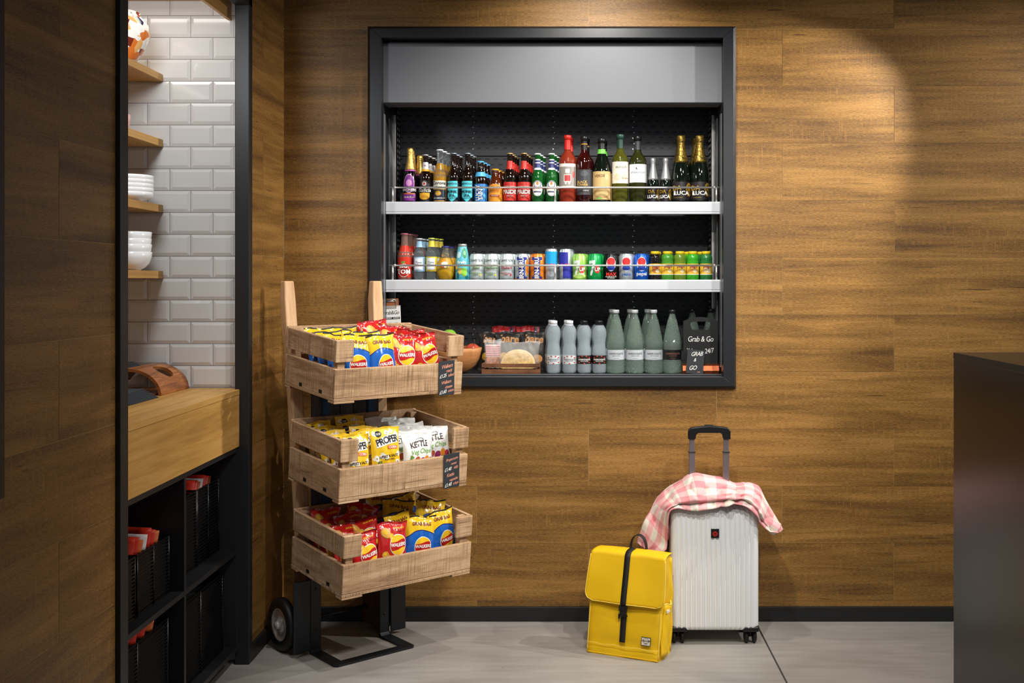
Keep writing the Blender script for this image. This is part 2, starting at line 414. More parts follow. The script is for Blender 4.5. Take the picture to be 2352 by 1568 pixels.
# patterned jar on the top shelf
jm = bpy.data.materials.new('patterned_glaze'); jm.use_nodes = True; nt = jm.node_tree; b = nt.nodes['Principled BSDF']; b.inputs['Roughness'].default_value = .2
tc = nt.nodes.new('ShaderNodeTexCoord'); vo = nt.nodes.new('ShaderNodeTexVoronoi'); vo.inputs['Scale'].default_value = 34; nt.links.new(tc.outputs['Object'], vo.inputs['Vector'])
rp = nt.nodes.new('ShaderNodeValToRGB'); rp.color_ramp.interpolation = 'CONSTANT'
for i, (p, c) in enumerate(((0, '#f1ece2'), (.38, '#d8742a'), (.52, '#f4efe8'), (.66, '#7a2f1d'), (.74, '#e9b26a'), (.86, '#1f2742'), (.92, '#c8282f'))):
    e = rp.color_ramp.elements[i] if i < 2 else rp.color_ramp.elements.new(p)
    e.position = p; e.color = lin(c)+(1,)
nt.links.new(vo.outputs['Color'], rp.inputs[0]); nt.links.new(rp.outputs[0], b.inputs['Base Color'])
jr = .105
lathe_thing('patterned_jar', shell([(.045, 0), (.060, .01), (.085, .05), (jr, .10), (.098, .145), (.072, .175), (.064, .185), (.068, .19)], .004), jm, (PX(341, 4.22)-jr, 4.22, shelf_top[0]), 'orange, red and white patterned jar on the topmost alcove shelf', 'jar')
lathe_thing('pink_cup', shell([(.022, 0), (.028, .004), (.034, .05), (.036, .075)], .003), mat('pink_glaze', '#d8a3a3', .25), (PX(299, 4.3)-.036, 4.3, shelf_top[1]), 'small pink cup on the second alcove shelf, mostly hidden by the black frame', 'cup')

# cabinet under the counter
CXF = -1.38
cab = thing('cabinet', 'black open cubby cabinet with oak counter top in the alcove', 'cabinet', (CXF, 3.8, 0))
def P(o, par): o.parent = par; o.matrix_parent_inverse = Matrix.Translation(-Vector(par.location)); return o
mb = MB(); mb.box(-2.65, CXF, 2.62, 4.424, 1.098, 1.1195, OAK, 1); mb.box(-2.65, -1.4005, 4.424, 4.483, 1.098, 1.1195, OAK, 1); P(mb.build('counter_top', bevel=.0008), cab)
mb = MB(); mb.box(CXF-.022, CXF-.001, 2.62, 4.424, .888, 1.0965, OAK, 1); P(mb.build('front_panel', bevel=.0008), cab)
T = .018
mb = MB(); x0, x1 = -2.0, CXF-.004
mb.box(x0, x1, 2.62, 4.424, .868, .886, BLK); mb.box(x0, x1, 2.62, 4.424, .06, .08, BLK); mb.box(x0, x0+.02, 2.62, 4.424, .08, .868, BLK)
mb.box(x0, x1, 4.404, 4.424, .08, .868, BLK); mb.box(x0, x1-.05, 2.62, 4.40, 0, .06, BLK)
P(mb.build('carcass', bevel=.0008), cab)
for y in (3.825, 3.225):
    mb = MB(); mb.box(x0+.02, x1, y-T/2, y+T/2, .08, .868, BLK); P(mb.build('divider', bevel=.0008), cab)
for y0, y1 in ((3.234, 3.816), (3.834, 4.404)):
    mb = MB(); mb.box(x0+.02, x1, y0, y1, .455, .473, BLK); P(mb.build('cubby_shelf', bevel=.0008), cab)

# slatted wire baskets with magazines
WIRE = mat('black_wire', '#0c0c0d', .3, .3)
MAGR = mat('magazine_red', '#c8301c', .35, coat=.4); MAGW = mat('magazine_white', '#d8d4d2', .4); MAGO = mat('magazine_orange', '#c4602a', .35)
def basket(x1, y0, y1, z0, h, label, mags, group='black wire baskets in the cubbies'):
    t = thing('wire_basket', label, 'basket', (x1, (y0+y1)/2, z0), 0, group)
    mb = MB(); x0 = x1-.30; n = int(h/.0125)
    for k in range(n+1):
        z = z0+.003+k*(h-.006)/n
        mb.tube([(x1, y0, z), (x1, y1, z), (x0, y1, z), (x0, y0, z)], .0042, WIRE, 4, True)
    P(mb.build('wire_side'), t)
    for xx, yy in ((x1, y0), (x1, (y0+y1)/2), (x1, y1), (x0, y0), (x0, y1)): mb = MB(); mb.tube([(xx, yy, z0+.001), (xx, yy, z0+h)], .0045, WIRE, 6); P(mb.build('upright_wire'), t)
    mb = MB(); mb.box(x0+.006, x1-.006, y0+.006, y1-.006, z0+.0062, z0+h*.93, mat('basket_liner', '#0a0a0a', .8)); P(mb.build('liner'), t)
    mb = MB(); mb.box(x0, x1, y0, y1, z0+.001, z0+.006, WIRE); P(mb.build('basket_base'), t)
    if mags:
        for k in range(7):
            yy = y0+.015+(y1-y0-.03)*k/7
            hh = h+mags*(.75+.25*math.sin(k*1.7+1)); zb0 = h*.935; m = (MAGR, MAGR, MAGO, MAGW)[k % 4]
            mb = MB(); mb.grid(lambda i, j: (x1-.27+.25*i/6, yy+.03*j/4+.012*math.sin(i*.7)*j/4, z0+zb0+(hh-zb0)*j/4), 6, 4, m)
            mb.grid(lambda i, j: (x1-.10+.07*i/3, yy-.0022+.03*(.3+.5*j/4)+.012*math.sin((2.9+.9*i/3)*.7)*j/4, z0+zb0+(hh-zb0)*(.3+.5*j/4)), 3, 4, MAGW)
            o = mb.build('magazine', solid=.0025); tag(o, 'red covered magazine standing in the '+label.split(',')[0], 'magazine', 'magazines in '+label.split(',')[0]); o['label'] = '%s magazine from the near end in the %s' % (('First', 'Second', 'Third', 'Fourth', 'Fifth', 'Sixth', 'Seventh')[k], label.split(',')[0])
    return t
basket(-1.43, 3.26, 3.50, .473, .20, 'near basket of the upper left cubby, black slatted wire', .05)
basket(-1.43, 3.52, 3.79, .473, .20, 'far basket of the upper left cubby, black slatted wire', .05)
basket(-1.455, 3.87, 4.135, .473, .29, 'near basket of the upper right cubby, black slatted wire', 0)
basket(-1.455, 4.145, 4.39, .473, .29, 'far basket of the upper right cubby, black slatted wire', .03)
basket(-1.43, 3.26, 3.78, .08, .31, 'wide basket of the lower left cubby, black slatted wire', .03)
basket(-1.43, 3.86, 4.36, .08, .31, 'wide basket of the lower right cubby, black slatted wire', 0)

# arched wooden holder bent over the counter, charcoal napkins
cz = 1.1195
cd_ = thing('napkin_holder', 'arched bent wooden holder with a handle slot on the oak counter', 'holder', (-1.60, 4.32, cz), 0)
AX, RXA, RZA, TA = -1.730, .130, .103, .011
def bent(s, y, t):      # s = angle in radians from the right base edge
    return (AX+(RXA-t)*math.cos(s), y, cz+.001+(RZA-t)*math.sin(s))
mb = MB(); n = 96; ca, cy0 = .95, 4.335; sa_, sy_ = .34, .052
A0, A1, Y0_, Y1_ = .0, 2.75, 4.168, 4.465
def ray2(a):
    dx, dy = math.cos(a), math.sin(a)*.13   # angle space scaled so the fan of rays is even
    t = min([((A1-ca)/dx if dx > 0 else (A0-ca)/dx) if abs(dx) > 1e-9 else 1e9, ((Y1_-cy0)/dy if dy > 0 else (Y0_-cy0)/dy) if abs(dy) > 1e-9 else 1e9])
    return ca+dx*t, cy0+dy*t
angs = sorted([2*math.pi*k/n-math.pi for k in range(n)]+[math.atan2((y-cy0)/.13, a-ca) for a in (A0, A1) for y in (Y0_, Y1_)])
O = [ray2(a) for a in angs]; I = []
for a in angs:
    # ellipse point on the same ray
    dx, dy = math.cos(a), math.sin(a)*.13; t = 1/math.sqrt((dx/sa_)**2+(dy/sy_)**2); I.append((ca+dx*t, cy0+dy*t))
NA = len(angs)
def sheet(t):
    return lambda i, j: bent(I[i % NA][0]+(O[i % NA][0]-I[i % NA][0])*j/10, I[i % NA][1]+(O[i % NA][1]-I[i % NA][1])*j/10, t)
uvf = lambda i, j: (I[i % NA][1]+(O[i % NA][1]-I[i % NA][1])*j/10, .13*(I[i % NA][0]+(O[i % NA][0]-I[i % NA][0])*j/10))
mb.grid(sheet(0), NA, 10, ACAC, True, cu=True, uvf=uvf); mb.grid(sheet(TA), NA, 10, ACAC, True, cu=True, uvf=uvf)
for Lp in (I, O): mb.grid(lambda i, j: bent(Lp[i % NA][0], Lp[i % NA][1], TA*j), NA, 1, ACAC, False, cu=True)
P(mb.build('bent_arch'), cd_)
mb = MB(); mb.box(AX-.10, AX+.10, 4.19, 4.44, cz+.0005, cz+.008, ACAC, 1); P(mb.build('base_tray', bevel=.002), cd_)
NAP = mat('charcoal_paper', '#363b41', .75, bump=.2, bs=300)
for j, (x, y, z, w_, d_, n_, lab, rz) in enumerate(((-1.648, 3.975, cz+.001, .125, .27, 13, 'long fanned stack of charcoal folded napkins at the front of the oak counter', 0), (-1.815, 4.31, cz+.098, .10, .17, 7, 'small stack of charcoal napkins lying on top of the wooden holder', 0))):
    mb = MB()
    for k in range(n_):
        M = Matrix.Translation((x-.0045*k, y+.0015*k*(-1)**k, z+.0024*k)) @ Matrix.Rotation((rz+k*.35)*D2R, 4, 'Z') @ Matrix.Rotation(0*D2R, 4, 'Y')
        mb.box(-w_/2, w_/2, -d_/2, d_/2, .0004, .0022, NAP, M=M)
    tag(mb.build('napkin_stack', bevel=.0005), lab, 'napkins')

# dark board on the near left wall and black counter block at the right
mb = MB(); mb.box(-1.354, -1.318, 1.9, 2.50, 1.062, 2.9, mat('dark_board', '#241d1a', .5)); tag(mb.build('wall_board', bevel=.003), 'dark upright board mounted on the near left wall, cut off by the frame', 'board')
ct = thing('black_counter', 'tall black counter block at the right edge of the scene', 'counter', (1.5, 2.6, 0))
YC = 3.45; xc = PX(2190, YC); zc = PZ(809, YC)
CB = mat('counter_laminate', '#1b1917', .28, spec=.4, var=.04, vs=300)
mb = MB(); mb.box(xc, 2.4, 1.2, YC, 0, zc-.02, CB); P(mb.build('counter_body', bevel=.002), ct)
mb = MB(); mb.box(xc-.0005, 2.4, 1.2, YC+.0005, zc-.02, zc, CB); P(mb.build('counter_slab', bevel=.001), ct)

# ------------------------------------------------------------------ open-front drinks fridge set into the wall
fr = thing('display_fridge', 'black framed open display fridge built into the wooden wall', 'fridge', (-.12, 5.0, 1.07))
FX0, FX1 = PX(845, 4.99), PX(1690, 4.99); FZ0, FZ1 = PZ(892, 4.99), PZ(61, 4.99)
IX0, IX1 = PX(875.5, 4.972), PX(1661.5, 4.972); IZ0, IZ1 = PZ(866, 4.972), PZ(86.5, 4.972)
mb = MB()
FRM = mat('fridge_frame_black', '#1f2124', .38, bump=.04, bs=900)
loops = [(FX0, FX1, FZ0, FZ1, 5.0), (FX0, FX1, FZ0, FZ1, 4.986), (FX0+.012, FX1-.012, FZ0+.012, FZ1-.012, 4.972), (IX0, IX1, IZ0, IZ1, 4.972), (IX0, IX1, IZ0, IZ1, 5.034)]
ids = [mb.add([(a, y, c), (b_, y, c), (b_, y, d), (a, y, d)]) for a, b_, c, d, y in loops]
for j in range(len(ids)-1):
    for k in range(4): mb.face((ids[j]+k, ids[j]+(k+1) % 4, ids[j+1]+(k+1) % 4, ids[j+1]+k), FRM)
P(mb.build('surround_frame', bevel=.0012, recalc=False), fr)
mb = MB()                                        # mitre lines at the corners
for (ax, az, bx_, bz) in ((FX0+.002, FZ1-.002, IX0, IZ1), (FX1-.002, FZ1-.002, IX1, IZ1), (FX0+.002, FZ0+.002, IX0, IZ0), (FX1-.002, FZ0+.002, IX1, IZ0)):
    mb.tube([(ax, 4.9862, az), (ax+(bx_-ax)*.2, 4.9718, az+(bz-az)*.2), (bx_, 4.9718, bz)], .0008, BLKM, 4)
P(mb.build('mitre_joint'), fr)
INT = mat('fridge_interior', '#232428', .5); IS = mat('fridge_side_grey', '#76787c', .35, .3)
SX0, SX1 = -.907, .660; SZ0, SZ1 = 1.08, 2.70; BYY = 5.50
mb = MB()
mb.box(SX0-.02, SX0, 5.034, BYY+.02, SZ0, SZ1, INT); mb.box(SX1, SX1+.02, 5.034, BYY+.02, SZ0, SZ1, INT)
mb.box(SX0-.02, SX1+.02, 5.034, BYY+.02, SZ1, SZ1+.02, INT)
P(mb.build('cabinet_liner'), fr)
for s, X in ((1, SX0), (-1, SX1)):
    mb = MB()
    for a, b_ in ((5.036, 5.085), (5.19, 5.30)):
        xa_, xb_ = sorted((X+.0003*s, X+.003*s)); mb.box(xa_, xb_, a, b_, 1.16, 2.335, IS)
    P(mb.build('side_strip'), fr)
    mb = MB(); xa_, xb_ = sorted((X+.0003*s, X+.012*s)); mb.box(xa_, xb_, 5.318, 5.324, 1.13, 2.37, SIL); P(mb.build('side_edge_trim'), fr)
# perforated back panel
PER = mat('perforated_black', '#4a4b50', .45); nt = PER.node_tree; N = nt.nodes; L = nt.links
tc = N.new('ShaderNodeTexCoord'); sp = N.new('ShaderNodeSeparateXYZ'); L.new(tc.outputs['Object'], sp.inputs[0])
def mth(op, a, b_=None):
    x = N.new('ShaderNodeMath'); x.operation = op
    for i, v in enumerate((a, b_)):
        if v is None: continue
        if isinstance(v, (int, float)): x.inputs[i].default_value = v
        else: L.new(v, x.inputs[i])
    return x.outputs[0]
row = mth('FLOOR', mth('DIVIDE', sp.outputs[2], .0275)); offx = mth('MULTIPLY', mth('MODULO', row, 2), .022)
fx = mth('LESS_THAN', mth('FRACT', mth('DIVIDE', mth('ADD', mth('ADD', sp.outputs[0], 10), offx), .044)), .5)
fz = mth('LESS_THAN', mth('FRACT', mth('DIVIDE', sp.outputs[2], .0275)), .2)
sl = mth('MULTIPLY', fx, fz); mx = N.new('ShaderNodeMixRGB'); L.new(sl, mx.inputs[0]); mx.inputs[1].default_value = lin('#4a4b50')+(1,); mx.inputs[2].default_value = lin('#020202')+(1,)
L.new(mx.outputs[0], N['Principled BSDF'].inputs['Base Color'])
mb = MB(); mb.box(SX0, SX1, BYY, BYY+.01, SZ0, SZ1, PER); P(mb.build('perforated_back_panel'), fr)
mb = MB(); mb.box(SX0, SX1, BYY-.012, BYY, 2.19, 2.222, mat('panel_fold', '#4f5055', .45)); P(mb.build('back_panel_ledge', bevel=.002), fr)
STUD = mat('upright_studs', '#cfcfd2', .3, .6)
for px, wv in ((1088, 0), (1272, 0), (1455, 0), (910, 1), (1643.5, 1)):
    mb = MB(); yy = BYY-.004 if not wv else 5.40
    X = PX(px, yy)
    if wv:
        X = SX0+.006 if px < 1000 else SX1-.006; mb.box(X-.006, X+.006, yy-.045, yy+.045, 1.13, 2.66, BLKM)
    z = 1.15; k = 0
    while z < 2.42:
        if not wv: dx = .003*(-1)**k; mb.box(X+dx-.0028, X+dx+.0028, yy-.004, yy, z, z+.005, STUD)
        else:
            xx = X+.0062 if px < 1000 else X-.0062
            for dy in (-.03, .02): mb.box(xx-.0005, xx+.0005, yy+dy, yy+dy+.016, z, z+.012, STUD)
        z += .0275; k += 1
    P(mb.build('slotted_upright'), fr)
# blind housing
mb = MB(); hx0, hx1 = PX(877.5, 5.03), PX(1659, 5.03); hz0, hz1 = PZ(235.5, 5.03), PZ(100, 5.03)
mb.box(hx0, hx1, 5.030, 5.17, hz0, hz1, GREYP); P(mb.build('blind_housing', bevel=.002), fr)
mb = MB(); mb.box(hx0, hx1, 5.034, 5.16, hz1+.001, hz1+.006, BLK); P(mb.build('housing_lip'), fr)
# deck
DK = mat('deck_dark', '#1c1d20', .35)
SD = 1.125; DLIP = mat('deck_lip_grey', '#4b4d51', .35, .4)
mb = MB(); mb.box(SX0, SX1, 5.034, BYY, SD-.03, SD, DK); P(mb.build('deck'), fr)
mb = MB(); mb.box(SX0, SX1, 5.036, 5.062, SD-.004, SD+.0035, DLIP); mb.box(SX0, SX1, 5.000, 5.034, 1.10, 1.1215, DLIP); P(mb.build('deck_lip', bevel=.0015), fr)
# shelves with aluminium edge and guard rail
for yt in (463, 642):
    zt = PZ(yt, 5.09); zb = zt-.0585
    mb = MB(); mb.box(SX0+.004, SX1-.004, 5.10, 5.46, zt-.026, zt-.006, INT); sh = P(mb.build('shelf'), fr)
    pr = [(5.10, zb), (5.088, zb), (5.086, zb+.004), (5.0885, zb+.006), (5.0885, zb+.010), (5.086, zb+.013), (5.086, zt-.006), (5.089, zt), (5.10, zt)]
    mb = MB(); mb.prism([(p[0], p[1]) for p in pr], PX(886.5, 5.09), PX(1654, 5.09), ALU, 'yz')
    e = mb.build('shelf_edge', bevel=.0008); e.parent = sh
    zr = zt+.0665; yr = 5.094
    mb = MB(); mb.tube([(PX(895, yr), yr, zr), (PX(1652, yr), yr, zr)], .0044, SIL, 12)
    for px in (907, 1281, 1641): mb.tube([(PX(px-2, yr), yr, zr), (PX(px+2, yr), yr, zr)], .0075, SIL, 14)
    for px in (902, 1275, 1645.5): mb.tube([(PX(px, yr), yr, zt-.004), (PX(px, yr), yr, zr)], .0048, SIL, 12)
    r_ = mb.build('guard_rail'); r_.parent = sh
S1 = PZ(463, 5.09)-.006; S2 = PZ(642, 5.09)-.006; S3 = SD

# ------------------------------------------------------------------ bottles, cans and jars
def gl(name, col, trans=1., rough=.03, ior=1.36): return mat(name, col, rough, 0, .5, trans, ior)
BROWN = mat('dark_beer_glass', '#150a05', .05, spec=.6, coat=.5); PURP = mat('dark_plum_glass', '#12060e', .05, spec=.6, coat=.5)
GREEN = gl('green_glass', '#1f6a2c', .5, .04); GOLD = gl('golden_lager', '#dfa437', .55, .03)
CLEAR = gl('clear_water_glass', '#eef6f8', .95, .02, 1.33); CLEARG = gl('green_tint_glass', '#d6eade', .87, .02, 1.45)
ROSE = gl('rose_wine_glass', '#a83c26', .5, .03); DKRED = mat('dark_red_wine_glass', '#2a0705', .05, coat=.5); OLIVE = gl('olive_wine_glass', '#6a6a22', .6, .03); DKGRN = mat('dark_green_glass', '#0c130d', .05, coat=.5)
PLW = gl('plastic_water', '#e8f3f8', .78, .03, 1.33)
MC = {}
def M_(hexc, rough=.4, metal=0, coat=0):
    k = 'print_'+hexc.strip('#')+('_m' if metal else '')
    return mat(k, hexc, rough, metal, coat=coat)

def interp(prof, z):
    for (r0, z0), (r1, z1) in zip(prof, prof[1:]):
        if z0 <= z <= z1 and z1 > z0: return r0+(r1-r0)*(z-z0)/(z1-z0)
    return prof[-1][0]
SHAPE = {   # (radius factor, height factor)
 'beer': [(.88, 0), (1, .03), (1, .50), (.97, .55), (.82, .61), (.60, .67), (.47, .73), (.43, .80), (.41, .93), (.46, .935), (.46, .955), (.40, .96), (.40, .985)],
 'stubby': [(.88, 0), (1, .03), (1, .55), (.93, .62), (.72, .72), (.48, .80), (.42, .90), (.45, .92), (.42, .98)],
 'cider': [(.86, 0), (1, .03), (1, .30), (.95, .42), (.80, .56), (.60, .68), (.44, .78), (.38, .86), (.37, .93), (.43, .94), (.43, .96), (.36, .985)],
 'bordeaux': [(.92, 0), (1, .02), (1, .60), (.97, .645), (.82, .69), (.58, .73), (.42, .765), (.37, .80), (.35, .93), (.39, .94), (.39, .985)],
 'burgundy': [(.92, 0), (1, .02), (1, .46), (.96, .52), (.78, .62), (.55, .72), (.40, .80), (.36, .88), (.35, .94), (.39, .95), (.39, .985)],
 'prosecco': [(.90, 0), (1, .02), (1, .34), (.97, .44), (.84, .55), (.62, .68), (.44, .79), (.38, .86), (.37, .92), (.42, .93), (.42, .95), (.38, .985)],
 'juice': [(.9, 0), (1, .03), (1, .50), (.97, .56), (.80, .63), (.60, .70), (.50, .78), (.47, .95), (.52, .955), (.48, .985)],
 'tonic': [(.9, 0), (1, .03), (1, .58), (.97, .66), (.80, .74), (.60, .80), (.52, .86), (.48, .94), (.50, .95), (.46, .985)],
 'orangina': [(.62, 0), (.70, .02), (.92, .16), (1, .30), (.97, .42), (.80, .56), (.55, .68), (.40, .78), (.34, .90), (.37, .92), (.34, .985)],
 'firefly': [(.88, 0), (.96, .02), (1, .20), (.99, .40), (.90, .62), (.74, .80), (.62, .90), (.60, .95), (.56, .985)],
 'pago': [(.88, 0), (.98, .03), (1, .20), (.97, .25), (1, .30), (.98, .62), (.93, .68), (.98, .75), (.92, .84), (.72, .90), (.62, .93), (.60, .985)],
 'can': [(.80, 0), (.84, .01), (1, .07), (1, .90), (.82, .985), (.84, 1.0), (.80, 1.0), (.77, .975), (0, .972)],
 'slim': [(.78, 0), (.84, .01), (1, .05), (1, .93), (.86, .985), (.88, 1.0), (.84, 1.0), (.80, .98), (0, .978)],
 'water': [(.75, 0), (.9, .015), (.98, .07), (.96, .22), (.97, .24), (.97, .45), (.90, .49), (.83, .54), (.85, .60), (.96, .68), (1, .76), (.93, .83), (.72, .89), (.45, .925), (.36, .94), (.36, .985)],
 'harrogate': [(.93, 0), (1, .015), (1, .20), (.97, .215), (.97, .39), (1, .40), (1, .46), (.90, .56), (.66, .72), (.46, .85), (.33, .92), (.29, .945), (.29, .985)],
}
def smoothp(pr, it=1):
    for _ in range(it):
        out = [pr[0]]
        for a, b in zip(pr, pr[1:]):
            out += [(a[0]*.75+b[0]*.25, a[1]*.75+b[1]*.25), (a[0]*.25+b[0]*.75, a[1]*.25+b[1]*.75)]
        pr = out+[pr[-1]]
    return pr
def bottle(name, label, cat, shape, r, h, glass, parts, X, Y, Z, rz=0, group=None, n=36):
    t = thing(name, label, cat, (X, Y, Z), rz, group)
    prof = [(a*r, b*h) for a, b in SHAPE[shape]]; cap = not shape in ('can', 'slim')
    pr = smoothp(prof) if cap else prof
    mb = MB(); mb.lathe([(0, pr[0][1]+.002)]+pr, glass, n, cap=cap)
    if shape == 'harrogate':      # diamond-cut glass facets
        for zz0, zz1, cnt in ((.47*h, .86*h, 13), (.03*h, .19*h, 5)):
            for j in range(cnt):
                z = zz0+(zz1-zz0)*j/cnt; rr = interp(pr, z)
                for k in range(18):
                    a = 2*math.pi*(k+(j % 2)*.5)/18; w_ = rr*.16; hh = (zz1-zz0)/cnt*.9
                    c = Vector((math.sin(a), -math.cos(a), 0)); s = Vector((math.cos(a), math.sin(a), 0))
                    rt = interp(pr, min(z+hh, .9*h)); rb = interp(pr, max(z-hh, 0)) if j else rr
                    rb = min(rb, rr*1.04)
                    o = mb.add([c*rb+Vector((0, 0, z-hh*.9)), c*rr*.992+s*w_+Vector((0, 0, z)), c*rt+Vector((0, 0, z+hh*.9)), c*rr*.992-s*w_+Vector((0, 0, z)), c*(rr+.0017)+Vector((0, 0, z))])
                    for q in ((0, 1, 4), (1, 2, 4), (2, 3, 4), (3, 0, 4)): mb.face([o+i for i in q], glass)
    body = {'can': 'can_body', 'slim': 'can_body'}.get(shape, 'bottle_body'); mb.build(body, t, recalc=True)
    if not cap:                   # ring pull
        mb = MB(); mb.a_ell(0, 0, .010, .006, SIL, lambda x, y: (x, y, h*.99), 14, 1, .5); mb.build('ring_pull', t)
    for p in parts:
        mb = MB(); f0 = lambda e, zc=None: (lambda x, y: (lambda R: (R*math.sin(x/r), -R*math.cos(x/r), y))(interp(pr, y)+e))
        for it in p[1]:
            k = it[0]; 
            if k == 'wrap':       # full band z0,z1,mat
                z0, z1, m = it[1]*h, it[2]*h, it[3]; e = it[4] if len(it) > 4 else .0004
                mb.lathe([(interp(pr, z0+(z1-z0)*q/8)+e, z0+(z1-z0)*q/8) for q in range(9)], m, n, cap=False)
            elif k == 'rect':     # half width (in radii), z0, z1, mat
                mb.a_band((it[5] if len(it) > 5 else 0)*r-it[1]*r, (it[5] if len(it) > 5 else 0)*r+it[1]*r, it[2]*h, it[3]*h, it[4], f0(it[6] if len(it) > 6 else .0008), 14, 4)
            elif k == 'bandf': mb.a_band(it[1]*r, it[2]*r, (lambda x, q=it[3]: q(x/r)*h), (lambda x, q=it[4]: q(x/r)*h), it[5], f0(.0010), 14, 3)
            elif k == 'ell': mb.a_ell(it[1]*r, it[2]*h, it[3]*r, it[4]*h, it[5], f0(it[6] if len(it) > 6 else .0012), 24, 3, it[7] if len(it) > 7 else 0)
            elif k == 'shield':   # half width, z0, z1, mat : pointed at the bottom
                w_, z0, z1 = it[1]*r, it[2]*h, it[3]*h
                mb.a_band(-w_, w_, lambda x: z0+abs(x)/w_*(z1-z0)*.25, z1, it[4], f0(.0010), 12, 4)
            elif k == 'text':     # str,size(h),cx(r),cz(h),mat,bold,rot,shear
                mb.a_text(it[1], it[2]*h, it[3]*r, it[4]*h, it[5], f0(.0012+(it[2]*h)**2/(9*r)), it[6] if len(it) > 6 else .01, it[8] if len(it) > 8 else 0, (it[7] if len(it) > 7 else 0)*D2R, 1, it[9] if len(it) > 9 else 1)
            elif k == 'crown':
                z = it[1]*h; R = interp(pr, z*.97)+.0035; mb.lathe([(R*.98, z-.006), (R*1.06, z-.0045), (R, z-.001), (R*.88, z+.0008), (0, z+.0014)], it[2], 42, flute=-.05)
            elif k == 'screw':    # plain cap z0,z1,mat,extra radius
                z0, z1 = it[1]*h, it[2]*h; R = interp(pr, z1*.98)+it[4]; mb.lathe([(R, z0), (R, z1-.002), (R*.9, z1), (0, z1)], it[3], 40, flute=it[5] if len(it) > 5 else 0)
            elif k == 'foil':     # wrinkled foil from z0 up, bulb on top
                z0 = it[1]*h; q = []; bul = it[3]
                for j in range(13):
                    z = z0+(h-z0)*j/12; R = interp(pr, min(z, .985*h))+.0015
                    if z > .90*h: R = bul*(.86+.14*math.sin((z-.90*h)/(.10*h)*math.pi))
                    if j == 12: R = bul*.80
                    q.append((R*(1+.03*math.sin(j*2.3)), z))
                q.append((0, h+.001)); mb.lathe(q, it[2], 30, flute=-.03)
        mb.build(p[0], t)
    return t
BX = lambda px, Y=5.155: (px-CX)*Y/F
def hgt(top, base, Y=5.155): return PZ(top, Y)-base
Y1 = 5.158
GFOIL = mat('gold_foil', '#d9b25e', .3, .8, bump=.6, bs=220); SFOIL = mat('silver_foil', '#a9abad', .4, .6)
DGF = mat('black_gold_foil', '#8c7435', .35, .8, var=.75, vs=120, bump=.8, bs=160)
WCAP = M_('#dfe3e6', .35); BCAP = M_('#151515', .35)
R1 = ['front one', 'second back', 'third back', 'fourth back']
def rowof(t, base_label, n, dx, dy, names, group):
    t['group'] = group; t['label'] = base_label+', '+names[0]
    x, y, z = t.location
    for k in range(1, n+1): dup(t, base_label+', '+names[k], loc=(x+dx*k, y+dy*k, z), group=group)

# ---- top shelf
pur = M_('#7d2b86'); lw = M_('#efe9df'); 
t = bottle('cider_bottle', 'x', 'bottle', 'cider', .0335, hgt(340, S1), PURP, [
 ('label', [('ell', 0, .36, .80, .17, pur), ('ell', 0, .36, .80, .17, M_('#d9a9cf'), .0014, .93), ('ell', 0, .37, .42, .06, M_('#c98bbf'), .0015), ('rect', 1.02, .05, .18, pur, 0, .0012), ('rect', .9, .17, .185, M_('#d9742c'), 0, .0016), ('text', 'MAGNERS', .066, 0, .24, WHT, .02, 0, 0, .95), ('text', 'Dark Fruit', .045, 0, .115, WHT, .01, 0, .3)]),
 ('foil_neck', [('foil', .60, GFOIL, .0155), ('wrap', .585, .605, M_('#b5489f'), .0018)])], BX(942), Y1, S1, -.05)
rowof(t, 'dark plum cider bottle with gold foil neck and purple label', 2, -.006, .074, R1, 'dark fruit cider bottles')
bottle('cider_bottle', 'gold foil necked cider bottle standing behind the black and amber beers', 'bottle', 'cider', .0335, hgt(352, S1), PURP, [('foil_neck', [('foil', .60, GFOIL, .0155), ('wrap', .585, .605, M_('#b5489f'), .0018)])], BX(964, 5.24), 5.245, S1, 0, 'dark fruit cider bottles')
amb = M_('#e0a021')
t = bottle('beer_bottle', 'x', 'bottle', 'beer', .0305, hgt(354.5, S1), BROWN, [
 ('label', [('wrap', .03, .40, M_('#121212')), ('ell', 0, .40, .5, .07, M_('#3a3a3a'), .0012), ('ell', 0, .40, .28, .042, M_('#c9c4bd'), .0015), ('ell', 0, .40, .18, .028, M_('#a12a2a'), .0018), ('a', ), ('text', 'Galicia', .10, 0, .265, WHT, .012, 0, .2), ('ell', 0, .15, .85, .07, amb, .0012), ('rect', .86, .15, .215, amb)]),
 ('neck_label', [('wrap', .70, .84, M_('#c9ccd0')), ('wrap', .655, .70, amb), ('text', '1906', .05, 0, .77, M_('#8a3030'))]), ('cap', [('crown', .995, M_('#bfbfc2', .3, .7))])], BX(977), Y1, S1, -.06)
rowof(t, 'black label beer bottle with amber half disc', 3, .0075, .070, R1, 'black and amber beer bottles')
t = bottle('beer_bottle', 'x', 'bottle', 'beer', .0315, hgt(343, S1), CLEAR, [
 ('label', [('rect', 1.25, .27, .42, M_('#d9d6c6')), ('text', 'Corona', .082, 0, .375, M_('#2a2a3a'), .02, 0, .15), ('text', 'Extra', .06, 0, .305, M_('#2a2a3a'), .01, 0, .3), ('rect', 1.2, .04, .255, M_('#1d2438')), ('ell', -.1, .19, .42, .05, M_('#c99a3a'), .0013), ('text', 'LA CERVEZA', .04, .05, .10, WHT), ('rect', 1.0, .045, .055, amb, 0, .0014)]),
 ('beer_fill', [('wrap', .012, .74, GOLD)]), ('cap', [('crown', .995, WCAP)])], BX(1010), Y1, S1, -.04)
rowof(t, 'clear lager bottle with cream and navy label and white cap', 2, .009, .072, R1, 'golden lager bottles')
cy = M_('#4fc3d0'); nv = M_('#0f2f45')
